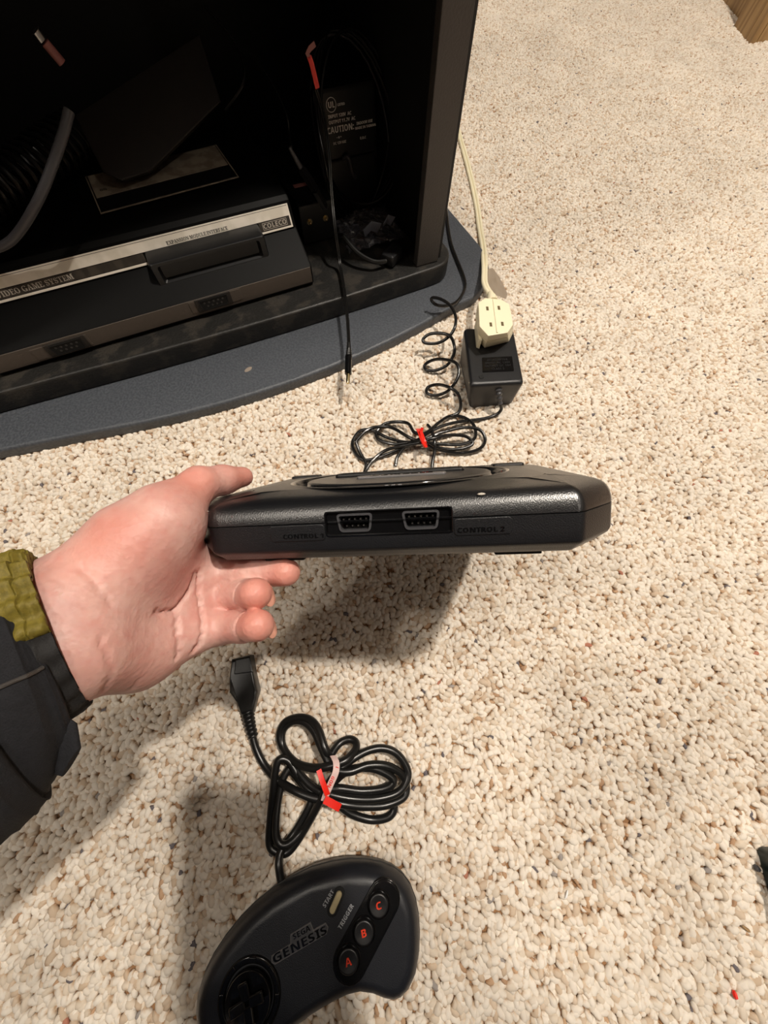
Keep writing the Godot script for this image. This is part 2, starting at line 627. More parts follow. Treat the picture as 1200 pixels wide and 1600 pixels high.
# ---------------------------------------------------------------- what stands on the shelf
func d_port(parent: Node, T: Transform3D, w: float, h: float, rim: Material, hole: Material, pins: Material, rows: Array, depth := 0.0055) -> void:
	# a nine-pin D port in frame T: x right, y up, z out; the rim stands proud of z = 0
	var outer := d_outline(w, h, 0.0)
	var inner := d_outline(w, h, 0.0011)
	var b := MB.new()
	var rings := []
	for q in [[outer, -0.006], [outer, 0.0006], [inner, 0.0006], [inner, -depth]]:
		var r := PackedVector3Array()
		for p in q[0]: r.append(T * Vector3(p.x, p.y, q[1]))
		rings.append(r)
	b.loft(rings, false, false)
	var port := put("controller_port", b, rim, parent, false)
	b = MB.new()
	var fl := PackedVector3Array()
	var fl2 := PackedVector3Array()
	for p in inner:
		fl.append(T * Vector3(p.x, p.y, -depth - 0.0001))
		fl2.append(T * Vector3(p.x, p.y, -depth + 0.0003))
	b.loft([fl, fl2])
	put("port_well", b, hole, port, false)
	for k in range(rows.size()):
		var n: int = rows[k]
		for i in range(n):
			var x := (i - (n - 1) / 2.0) * w * 0.155
			var y := (0.5 - k) * h * 0.34
			b = MB.new()
			b.lathe([Vector2(w * 0.011, depth * 0.92), Vector2(w * 0.033, depth * 0.84), Vector2(w * 0.038, 0.0), Vector2(w * 0.011, 0.0)], T * Transform3D(Basis(Vector3.RIGHT, PI / 2), Vector3(x, y, -depth + 0.0003)), 7)
			put("port_pin", b, pins, port, false)


func d_outline(w: float, h: float, ins: float) -> PackedVector2Array:
	var o := PackedVector2Array([Vector2(w / 2, h / 2), Vector2(-w / 2, h / 2), Vector2(-w / 2 + h * 0.16, -h / 2), Vector2(w / 2 - h * 0.16, -h / 2)])
	o = MB.inset(o, ins)
	var r := maxf(h * 0.24 - ins, 0.0004)
	var q := PackedVector2Array()
	for i in range(4):
		var a := (o[(i + 3) % 4] - o[i]).normalized()
		var c := (o[(i + 1) % 4] - o[i]).normalized()
		for k in range(5):
			var s := k / 4.0
			q.append((o[i] + a * r).lerp(o[i], s).lerp(o[i].lerp(o[i] + c * r, s), s))
	return q


func stand_contents() -> void:
	var B := Basis(Vector3.UP, STAND_TURN)
	var at := B * Vector3(-0.06, 0.046, -0.60)
	# old console: all points in stand axes, shifted to its own base
	var S := Transform3D(Basis.IDENTITY, -Vector3(-0.06, 0.046, -0.60))
	var t := thing("video_game_console", "old black game console with a silver front strip inside the stand", "game console", at, B * Basis(Vector3.UP, 0.025))
	var x0 := -0.288
	var x1 := 0.118
	var prof := [Vector2(-0.492, 0.0465), Vector2(-0.490, 0.050), Vector2(-0.4905, 0.071), Vector2(-0.4935, 0.0735), Vector2(-0.530, 0.094), Vector2(-0.5345, 0.0965), Vector2(-0.546, 0.1225), Vector2(-0.551, 0.1265), Vector2(-0.70, 0.130), Vector2(-0.735, 0.128), Vector2(-0.74, 0.12), Vector2(-0.74, 0.0465)]
	var b := MB.new()
	var rings := []
	for q in [[x0, 0.004], [x0 + 0.0012, 0.0012], [x0 + 0.004, 0.0], [x1 - 0.004, 0.0], [x1 - 0.0012, 0.0012], [x1, 0.004]]:
		var pr := PackedVector2Array(prof)
		pr = MB.inset(pr, q[1])
		var r := PackedVector3Array()
		for p in pr: r.append(S * Vector3(q[0], p.y, p.x))
		rings.append(r)
	b.loft(rings)
	put("case", b, M.old_black, t, false, 25)
	# lower front face plate
	b = MB.new()
	b.box(S * Transform3D(Basis.IDENTITY, Vector3((x0 + x1) / 2, 0.0608, -0.4902)), Vector3(x1 - x0 - 0.006, 0.0205, 0.0012), 0.0005)
	put("front_plate", b, M.old_brown, t, false)
	for k in [[-0.2005, 0.0603, -0.238, -0.175], [-0.0195, 0.0625, -0.05, 0.017]]:
		var P := S * Transform3D(Basis.IDENTITY, Vector3(k[0], k[1], -0.4878))
		b = MB.new()
		b.box(S * Transform3D(Basis.IDENTITY, Vector3((k[2] + k[3]) / 2, k[1], -0.4895)), Vector3(k[3] - k[2], 0.0145, 0.0008), 0.0003)
		put("port_panel", b, M.old_brown, t, false)
		b = MB.new()
		b.box(S * Transform3D(Basis.IDENTITY, Vector3(k[0], k[1], -0.4889)), Vector3(0.046, 0.0165, 0.0015), 0.0007)
		put("port_block", b, M.dark_brown, t, false)
		d_port(t, P, 0.038, 0.0135, M.satin_black, M.dark_hole, M.stile, [5, 4], 0.0001)
	# leaning front strip: silver above, black below, silver hairline at the foot
	var sn := Vector3(0, 0.0115, 0.026).normalized()
	var F := S * face_frame(Vector3(0, 0.1095, -0.5401), Vector3.RIGHT, sn)
	var plate := func(called: String, xa: float, xb: float, ya: float, yb: float, m: Material, lift: float):
		var g := MB.new()
		g.box(F * Transform3D(Basis.IDENTITY, Vector3((xa + xb) / 2, (ya + yb) / 2, lift)), Vector3(xb - xa, yb - ya, 0.0008), 0.0002)
		return put(called, g, m, t, false)
	plate.call("strip_back", x0 + 0.004, 0.1145, -0.0135, 0.0135, M.old_black, 0.0008)
	plate.call("silver_strip", x0 + 0.004, 0.113, -0.0005, 0.0115, M.silver_plate, 0.0013)
	plate.call("black_strip", x0 + 0.004, -0.074, -0.0098, -0.0012, M.black_plate, 0.0013)
	plate.call("silver_line", x0 + 0.004, -0.074, -0.0128, -0.0104, M.silver_plate, 0.0013)
	plate.call("black_strip", 0.070, 0.1105, -0.0105, -0.0008, M.black_plate, 0.0013)
	plate.call("silver_line", 0.070, 0.113, -0.0128, -0.0108, M.silver_plate, 0.0013)
	plate.call("silver_line", 0.111, 0.113, -0.0108, -0.0004, M.silver_plate, 0.0013)
	plate.call("hairline", x0 + 0.004, 0.1115, 0.0096, 0.0100, M.satin_black, 0.0015)
	lettering("strip_lettering", "EXPANSION MODULE INTERFACE", 0.0033, 0.0003, M.satin_black, t, F * Transform3D(Basis.IDENTITY, Vector3(-0.006, 0.0022, 0.0018)), "Droid Serif", 0.95)
	lettering("strip_lettering", "VIDEO GAME SYSTEM", 0.0050, 0.0003, M.silver_print, t, F * Transform3D(Basis.IDENTITY, Vector3(-0.197, -0.0056, 0.0018)), "Droid Serif", 1.05)
	lettering("strip_lettering", "COLECO", 0.0046, 0.0003, M.silver_print, t, F * Transform3D(Basis.IDENTITY, Vector3(0.0905, -0.0056, 0.0018)), "Droid Sans", 1.25)
	for q in [[0.0905, -0.0022, 0.032, 0.0005], [0.0905, -0.009, 0.032, 0.0005], [0.0745, -0.0056, 0.0005, 0.0068], [0.1065, -0.0056, 0.0005, 0.0068]]:
		plate.call("logo_frame", q[0] - q[2] / 2, q[0] + q[2] / 2, q[1] - q[3] / 2, q[1] + q[3] / 2, M.silver_print, 0.0016)
	# module door: a proud black frame round a sunken flap
	var D := S * Transform3D(Basis.IDENTITY, Vector3(-0.0015, 0.0950, -0.5125))
	b = MB.new()
	rings = []
	for q in [[0.142, 0.029, -0.026], [0.142, 0.029, -0.002], [0.139, 0.027, 0.0], [0.127, 0.0205, 0.0], [0.123, 0.0175, -0.004], [0.121, 0.0160, -0.006]]:
		var r := PackedVector3Array()
		for p in MB.rrect(q[0], q[1], 0.003, 2): r.append(D * Vector3(p.x, p.y, q[2]))
		rings.append(r)
	b.loft(rings)
	put("module_door", b, M.satin_black, t, false)
	# plate on the top: silver with a black band
	var top := S * Transform3D(Basis(Vector3.UP, 0.06), Vector3(-0.0168, 0.1298, -0.641))
	var tp := func(called: String, xa: float, xb: float, za: float, zb: float, y: float, m: Material):
		var g := MB.new()
		g.box(top * Transform3D(Basis.IDENTITY, Vector3((xa + xb) / 2, y, (za + zb) / 2)), Vector3(xb - xa, 0.001, zb - za), 0.0003)
		put(called, g, m, t, false)
	tp.call("label_border", -0.086, 0.086, -0.044, 0.044, 0.0004, M.aged_plate)
	tp.call("label_ground", -0.0845, 0.0845, -0.0425, 0.0425, 0.0008, M.satin_black)
	tp.call("label_silver", -0.083, 0.083, -0.041, 0.012, 0.0012, M.aged_plate)
	lettering("label_lettering", "ON", 0.004, 0.0003, M.satin_black, t, top * face_frame(Vector3(-0.072, 0.0018, -0.002), Vector3.RIGHT, Vector3.UP))
	# ---- loose things in the stand
	box_thing(B)
	cables_inside(B)


func box_thing(B: Basis) -> void:
	# a dark plastic slab leaning over the console's label plate
	var c0: Vector3 = B * Vector3(0.008, 0.194, -0.665)
	var t := thing("plastic_case", "dark brown plastic case lying tilted across the old console's top plate", "case", B * Vector3(0.0, 0.1325, -0.66), B)
	var corners: Array = [Vector3(-0.0855, 0.177, -0.7), Vector3(0.0885, 0.2128, -0.74), Vector3(0.0848, 0.1739, -0.68), Vector3(-0.0282, 0.1427, -0.63), Vector3(-0.0633, 0.1434, -0.62), Vector3(-0.079, 0.1512, -0.63)]
	var ctr := Vector3.ZERO
	for p in corners: ctr += p / corners.size()
	var n := Vector3(0.05, 0.55, 0.83).normalized()
	var b := MB.new()
	var rings := []
	for q in [[-0.018, 0.95], [-0.005, 1.0], [-0.001, 0.985], [0.0, 0.95]]:
		var r := PackedVector3Array()
		for p in corners: r.append(ctr + (p - ctr) * q[1] + n * q[0] - Vector3(0.0, 0.1325, -0.66))
		rings.append(r)
	b.loft(rings)
	put("case_shell", b, M.dark_brown, t, false, 30)


func cables_inside(B: Basis) -> void:
	# thick grey cable hanging at the left
	var t := thing("grey_cable", "thick grey cable curving in front of the coiled cord at the stand's left", "cable", B * Vector3(-0.15, 0.13, -0.65), B)
	var b := MB.new()
	var w := []
	for p in [Vector3(-0.0679, 0.23, -0.5447), Vector3(-0.0803, 0.22, -0.5373), Vector3(-0.1004, 0.205, -0.5304), Vector3(-0.1295, 0.185, -0.521), Vector3(-0.168, 0.16, -0.5259), Vector3(-0.1943, 0.15, -0.5281), Vector3(-0.2346, 0.145, -0.538)]: w.append(B * p)
	b.tube(curve(w, 6), 0.0042, 10)
	put("sheath", b, M.grey_cable, t)
	# coiled handset cord
	t = thing("coiled_cord", "black coiled handset cord heaped at the left inside the stand", "cord", B * Vector3(-0.19, 0.13, -0.72), B)
	b = MB.new()
	var a0: Vector3 = B * Vector3(-0.0895, 0.152, -0.7354)
	var a1: Vector3 = B * Vector3(-0.2089, 0.152, -0.6148)
	w = []
	for k in range(200):
		var s := k / 199.0
		var d := (a1 - a0).normalized()
		var side := d.cross(Vector3.UP).normalized()
		var a := s * TAU * 16.0
		w.append(a0.lerp(a1, s) + Vector3.UP * (sin(a) * 0.02 - 0.0 * s) + side * cos(a) * 0.026 * (1.0 + 0.3 * sin(s * 5.0)))
	b.tube(w, 0.0026, 7)
	put("coil", b, M.cable, t)
	# phono plug, far up at the back left
	t = thing("phono_plug", "small phono plug with a reddish sleeve hanging at the stand's back left", "plug", B * Vector3(-0.0711, 0.2373, -0.66), B)
	b = MB.new()
	w = []
	for p in [Vector3(-0.0712, 0.241, -0.66), Vector3(-0.0654, 0.2269, -0.66)]: w.append(B * p)
	b.tube([w[0], w[1]], 0.0045, 10)
	put("sleeve", b, M.pink, t)
	b = MB.new()
	w = []
	for p in [Vector3(-0.0742, 0.2485, -0.66), Vector3(-0.0717, 0.2427, -0.66)]: w.append(B * p)
	b.tube([w[0], w[1]], [0.0052, 0.0052], 10)
	put("contact_ring", b, M.steel, t)
	# two thin leads that come down to the switch plug
	t = thing("signal_cable", "thin black signal cable with a ribbed metal-tipped plug beside the old console", "cable", B * Vector3(0.1576, 0.1083, -0.6), B)
	b = MB.new()
	w = []
	for p in [Vector3(0.1272, 0.2052, -0.7), Vector3(0.1409, 0.1989, -0.68), Vector3(0.1481, 0.1856, -0.65), Vector3(0.15, 0.1726, -0.62), Vector3(0.1456, 0.161, -0.605), Vector3(0.137, 0.1633, -0.57)]: w.append(B * p)
	b.tube(curve(w, 6), 0.0014, 8)
	put("lead", b, M.cable_thin, t)
	b = MB.new()
	w = []
	for p in [Vector3(0.1028, 0.2314, -0.74), Vector3(0.1183, 0.2159, -0.72), Vector3(0.1255, 0.2003, -0.7), Vector3(0.1166, 0.1857, -0.68), Vector3(0.0865, 0.1657, -0.68)]: w.append(B * p)
	b.tube(curve(w, 6), 0.0016, 8)
	put("lead", b, M.cable_thin, t)
	var c: Array = [Vector3(0.1342, 0.1645, -0.568), Vector3(0.1443, 0.1433, -0.568), Vector3(0.1469, 0.139, -0.568), Vector3(0.1587, 0.1179, -0.568), Vector3(0.1594, 0.1164, -0.568), Vector3(0.1699, 0.0952, -0.568)]
	b = MB.new()
	w = []
	var rr := []
	for k in range(13):
		w.append((B * c[0]).lerp(B * c[1], k / 12.0))
		rr.append((0.0019 + 0.0016 * k / 12.0) * (1.0 if k % 2 else 0.82))
	b.tube(w, rr, 10)
	put("boot", b, M.grey_cable, t)
	b = MB.new()
	b.tube([B * c[1], B * c[2], B * c[3]], [0.004, 0.0055, 0.0055], 4)
	put("plug_body", b, M.satin_black, t, true, 20)
	b = MB.new()
	b.tube([B * c[4], B * c[5]], [0.0048, 0.0048], 4)
	put("plug_tip", b, M.steel, t, true, 20)
	# switch box behind it
	t = thing("switch_box", "small black switch box with a reddish sticker beside the old console", "switch", B * Vector3(0.16, 0.046, -0.61), B)
	b = MB.new()
	b.box(Transform3D(Basis.IDENTITY, Vector3(0, 0.0255, 0)), Vector3(0.05, 0.05, 0.06), 0.003)
	put("case", b, M.satin_black, t, false)
	b = MB.new()
	b.box(Transform3D(Basis.IDENTITY, Vector3(0.0, 0.051, -0.018)), Vector3(0.03, 0.0006, 0.008), 0.0002)
	put("sticker", b, M.pink, t, false)
	for k in range(2):
		b = MB.new()
		b.lathe([Vector2(0.0003, 0.006), Vector2(0.002, 0.005), Vector2(0.002, 0.0), Vector2(0.004, 0.0), Vector2(0.004, -0.002), Vector2(0.0003, -0.002)], Transform3D(Basis(Vector3.RIGHT, PI / 2), Vector3(-0.012 + 0.024 * k, 0.03, 0.031)), 12)
		put("jack", b, M.brass, t, false)
	# wall adapter standing at the back right, printed face out
	var c1 := Vector3(0.236, 0.0, -0.63)
	t = thing("wall_adapter", "black wall adapter with white caution print standing inside the stand's right", "adapter", B * Vector3(c1.x, 0.046, c1.z), B)
	var A := Transform3D(Basis(Vector3.RIGHT, -0.12), Vector3(0, 0.003, 0))
	b = MB.new()
	b.box(A * Transform3D(Basis.IDENTITY, Vector3(0, 0.067, -0.025)), Vector3(0.088, 0.134, 0.055), 0.006)
	put("body", b, M.satin_black, t, false)
	b = MB.new()
	b.box(A * Transform3D(Basis.IDENTITY, Vector3(0.002, 0.036, 0.0035)), Vector3(0.07, 0.058, 0.006), 0.003)
	put("raised_block", b, M.satin_black, t, false)
	b = MB.new()
	b.tube(curve([A * Vector3(-0.012, 0.064, 0.005), A * Vector3(-0.006, 0.066, 0.009), A * Vector3(-0.003, 0.056, 0.0085), A * Vector3(-0.001, 0.046, 0.008), A * Vector3(0.004, 0.042, 0.0075)], 5), 0.003, 8)
	put("cord_stub", b, M.grey_cable, t, false)
	var line := func(words: String, x: float, y: float, h: float, st := 1.0):
		lettering("print", words, h, 0.0002, M.white_print, t, A * Transform3D(Basis.IDENTITY, Vector3(x, y, 0.0027)), "Droid Sans", st)
	line.call("UL", -0.0205, 0.118, 0.0055)
	b = MB.new()
	b.lathe([Vector2(0.0063, 0.0), Vector2(0.0063, 0.0003), Vector2(0.0069, 0.0003), Vector2(0.0069, 0.0), Vector2(0.0063, 0.0)], A * Transform3D(Basis(Vector3.RIGHT, PI / 2), Vector3(-0.0205, 0.118, 0.0026)), 24, 1.0, 1.0, false)
	put("print", b, M.white_print, t, false)
	line.call("LISTED", -0.007, 0.117, 0.0018)
	line.call("INPUT 120V  AC", -0.010, 0.1075, 0.0032)
	line.call("OUTPUT 11.7V  AC", -0.0075, 0.102, 0.0032)
	line.call("CAUTION:", -0.0105, 0.0945, 0.0062, 0.95)
	line.call("INDOOR USE", 0.0245, 0.0963, 0.0028)
	line.call("MADE IN TAIWAN", 0.0255, 0.0918, 0.0026)
	line.call("- o +", -0.014, 0.0868, 0.0026)
	line.call("DC 12V 60Z", -0.014, 0.0812, 0.0026)
	line.call("E.O.C", 0.021, 0.0812, 0.0026)
	# its cord: an oval coil hung round the adapter
	b = MB.new()
	for k in range(4):
		w = []
		var n := 30
		var dx := 0.004 * (k - 1.5)
		for i in range(n + 1):
			var a := TAU * i / n
			w.append(Vector3(0.006 + dx + (0.051 + 0.002 * k) * cos(a), 0.083 + 0.004 * k + (0.088 - 0.003 * k) * sin(a), 0.014 + 0.004 * (k % 2) + 0.010 * sin(a * 2.0 + k) - 0.05 * maxf(sin(a), 0.0)))
		b.tube(w, 0.0018, 8)
	put("cord_coil", b, M.cable, t, false)
	# red twist tie above the adapter
	t = thing("twist_tie", "red twist tie around the thin cord at the top of the stand's right side", "twist tie", B * Vector3(0.1841, 0.2115, -0.6), B)
	b = MB.new()
	w = []
	for p in [Vector3(0.1807, 0.2223, -0.6), Vector3(0.1827, 0.2164, -0.6), Vector3(0.1848, 0.2065, -0.6), Vector3(0.1865, 0.1972, -0.6)]: w.append(B * p)
	b.strip(w, B * Vector3.RIGHT, 0.0052, 0.0008)
	put("red_strip", b, M.red_tie, t)
	b = MB.new()
	w = []
	for p in [Vector3(0.1888, 0.2305, -0.6), Vector3(0.1824, 0.2276, -0.6), Vector3(0.1789, 0.2243, -0.6), Vector3(0.1813, 0.2213, -0.6)]: w.append(B * p)
	b.strip(w, B * Vector3.RIGHT, 0.0045, 0.0008)
	put("twisted_end", b, M.pink, t)
	# twin-lead cord with a barrel plug that hangs out over the shelf
	t = thing("barrel_plug_cord", "thin black twin cord with a barrel plug hanging over the shelf edge", "cord", B * Vector3(0.16, 0.046, -0.45), B)
	var path: Array = [Vector3(0.1847, 0.1964, -0.6), Vector3(0.1885, 0.1808, -0.597), Vector3(0.1892, 0.1631, -0.59), Vector3(0.185, 0.1415, -0.575), Vector3(0.1755, 0.1201, -0.55), Vector3(0.1661, 0.0921, -0.52)]
	path.append_array([Vector3(0.1641, 0.058, -0.5071), Vector3(0.1502, 0.053, -0.456), Vector3(0.1349, 0.05, -0.4066), Vector3(0.1225, 0.047, -0.3719)])
	for s in [-1, 1]:
		b = MB.new()
		w = []
		for p in path: w.append(B * (p + Vector3(s * 0.0011, 0, 0)))
		b.tube(curve(w, 5), 0.0012, 8)
		put("lead", b, M.cable_thin, t)
	var q: Array = [Vector3(0.1225, 0.047, -0.3719), Vector3(0.1149, 0.044, -0.3536), Vector3(0.1141, 0.044, -0.3527), Vector3(0.1043, 0.04, -0.3301), Vector3(0.1039, 0.04, -0.3291), Vector3(0.0987, 0.038, -0.3177)]
	b = MB.new()
	w = []
	rr = []
	for k in range(15):
		w.append((B * q[0]).lerp(B * q[1], k / 14.0))
		rr.append((0.0024 + 0.0018 * k / 14.0) * (1.0 if k % 2 else 0.84))
	b.tube(w, rr, 12)
	put("strain_relief", b, M.cable, t)
	b = MB.new()
	b.tube([B * q[2], B * q[3]], [0.0045, 0.0043], 14)
	put("plug_body", b, M.gloss_black, t)
	b = MB.new()
	b.tube([B * q[4], (B * q[4]).lerp(B * q[5], 0.85), B * q[5]], [0.0024, 0.0024, 0.0018], 14)
	put("barrel", b, M.brass, t)
	# crumpled clear bag and a dark plug at the foot of the side panel
	t = thing("plastic_bag", "crumpled clear plastic bag under the wall adapter in the stand's corner", "bag", B * Vector3(0.235, 0.0455, -0.575), B)
	b = MB.new()
	var nz := FastNoiseLite.new()
	nz.seed = 9
	nz.frequency = 26.0
	var G := 22
	var idx := []
	for j in range(G + 1):
		for i in range(G + 1):
			var u := i / float(G) - 0.5
			var v2 := j / float(G) - 0.5
			var hh := 0.004 + 0.045 * maxf(0.0, 0.25 - u * u * 0.9 - v2 * v2 * 0.9) + 0.012 * absf(nz.get_noise_2d(u, v2))
			idx.append(b.add(Vector3(u * 0.088 + 0.012 * nz.get_noise_2d(v2, u + 4.0), hh, v2 * 0.085)))
	for j in range(G):
		for i in range(G):
			var a := j * (G + 1) + i
			b.quad(idx[a], idx[a + 1], idx[a + G + 2], idx[a + G + 1])
	put("film", b, M.bag, t, false, 12)
	b = MB.new()
	b.strip([Vector3(-0.02, 0.022, 0.036), Vector3(-0.008, 0.028, 0.034), Vector3(0.004, 0.024, 0.036)], Vector3(0, 1, 0.4), 0.017, 0.0006)
	put("foil_label", b, M.foil, t, false, 12)
	b = MB.new()
	b.strip([Vector3(0.010, 0.026, 0.036), Vector3(0.018, 0.031, 0.032), Vector3(0.026, 0.027, 0.034)], Vector3(0.3, 1, 0.4), 0.015, 0.0006)
	put("foil_label", b, M.foil, t, false, 12)
	t = thing("cable_plug", "dark rubber plug lying on the shelf before the plastic bag", "plug", B * Vector3(0.243, 0.046, -0.50), B * Basis(Vector3.UP, 0.6))
	b = MB.new()
	b.box(Transform3D(Basis.IDENTITY, Vector3(0, 0.008, 0)), Vector3(0.036, 0.015, 0.022), 0.004)
	put("plug_body", b, M.satin_black, t, false)
	b = MB.new()
	b.tube(curve([Vector3(-0.018, 0.008, 0), Vector3(-0.034, 0.012, -0.012), Vector3(-0.040, 0.02, -0.035), Vector3(-0.035, 0.03, -0.06)], 6), 0.003, 8)
	put("lead", b, M.cable, t, false)


# ---------------------------------------------------------------- oak furniture, far right
func oak_cabinet() -> void:
	var P := Vector3(0.921, -0.003, -1.569)
	var r := Vector3(0.898, 0, -0.441)
	var l := Vector3(0.02, 0, -1.0)
	var t := thing("oak_cabinet", "light oak cabinet standing on the carpet at the far right", "cabinet", P)
	var T := Transform3D(Basis(r, Vector3.UP, l), Vector3.ZERO)
	var bx := func(called: String, a0: float, a1: float, c0: float, c1: float, y0: float, y1: float, m: Material, bev := 0.002):
		var g := MB.new()
		g.prism(PackedVector2Array([Vector2(a0, c0), Vector2(a1, c0), Vector2(a1, c1), Vector2(a0, c1)]), T, y0, y1, bev, 2)
		put(called, g, m, t, false)
	bx.call("carcass", 0.045, 0.5, 0.03, 0.42, 0.0, 0.7, M.oak)
	bx.call("corner_post", 0.0, 0.024, 0.0, 0.029, 0.0, 0.7, M.oak)
	bx.call("front_frame", 0.0255, 0.5, -0.001, 0.029, 0.0, 0.7, M.oak)
	bx.call("side_stile", -0.001, 0.044, 0.030, 0.125, 0.0, 0.7, M.oak)
	bx.call("side_panel", 0.030, 0.0445, 0.126, 0.42, 0.0, 0.7, M.oak)
	bx.call("top_board", -0.03, 0.53, -0.03, 0.45, 0.701, 0.72, M.oak)


# ---------------------------------------------------------------- adapter on the carpet
func quad_ring(c: Array, r: float, seg := 4) -> PackedVector3Array:
	var o := PackedVector3Array()
	for i in range(4):
		var p: Vector3 = c[i]
		var a: Vector3 = (c[(i + 3) % 4] - p).normalized() * r
		var b: Vector3 = (c[(i + 1) % 4] - p).normalized() * r
		for k in range(seg + 1):
			var s := k / float(seg)
			o.append((p + a).lerp(p, s).lerp(p.lerp(p + b, s), s))
	return o


func shrink(c: Array, d: float, dy: float) -> Array:
	var m: Vector3 = (c[0] + c[1] + c[2] + c[3]) / 4.0
	var o := []
	for p in c:
		var v: Vector3 = p - m
		o.append(m + v * (1.0 - d / v.length() * 1.414) + Vector3.UP * dy)
	return o


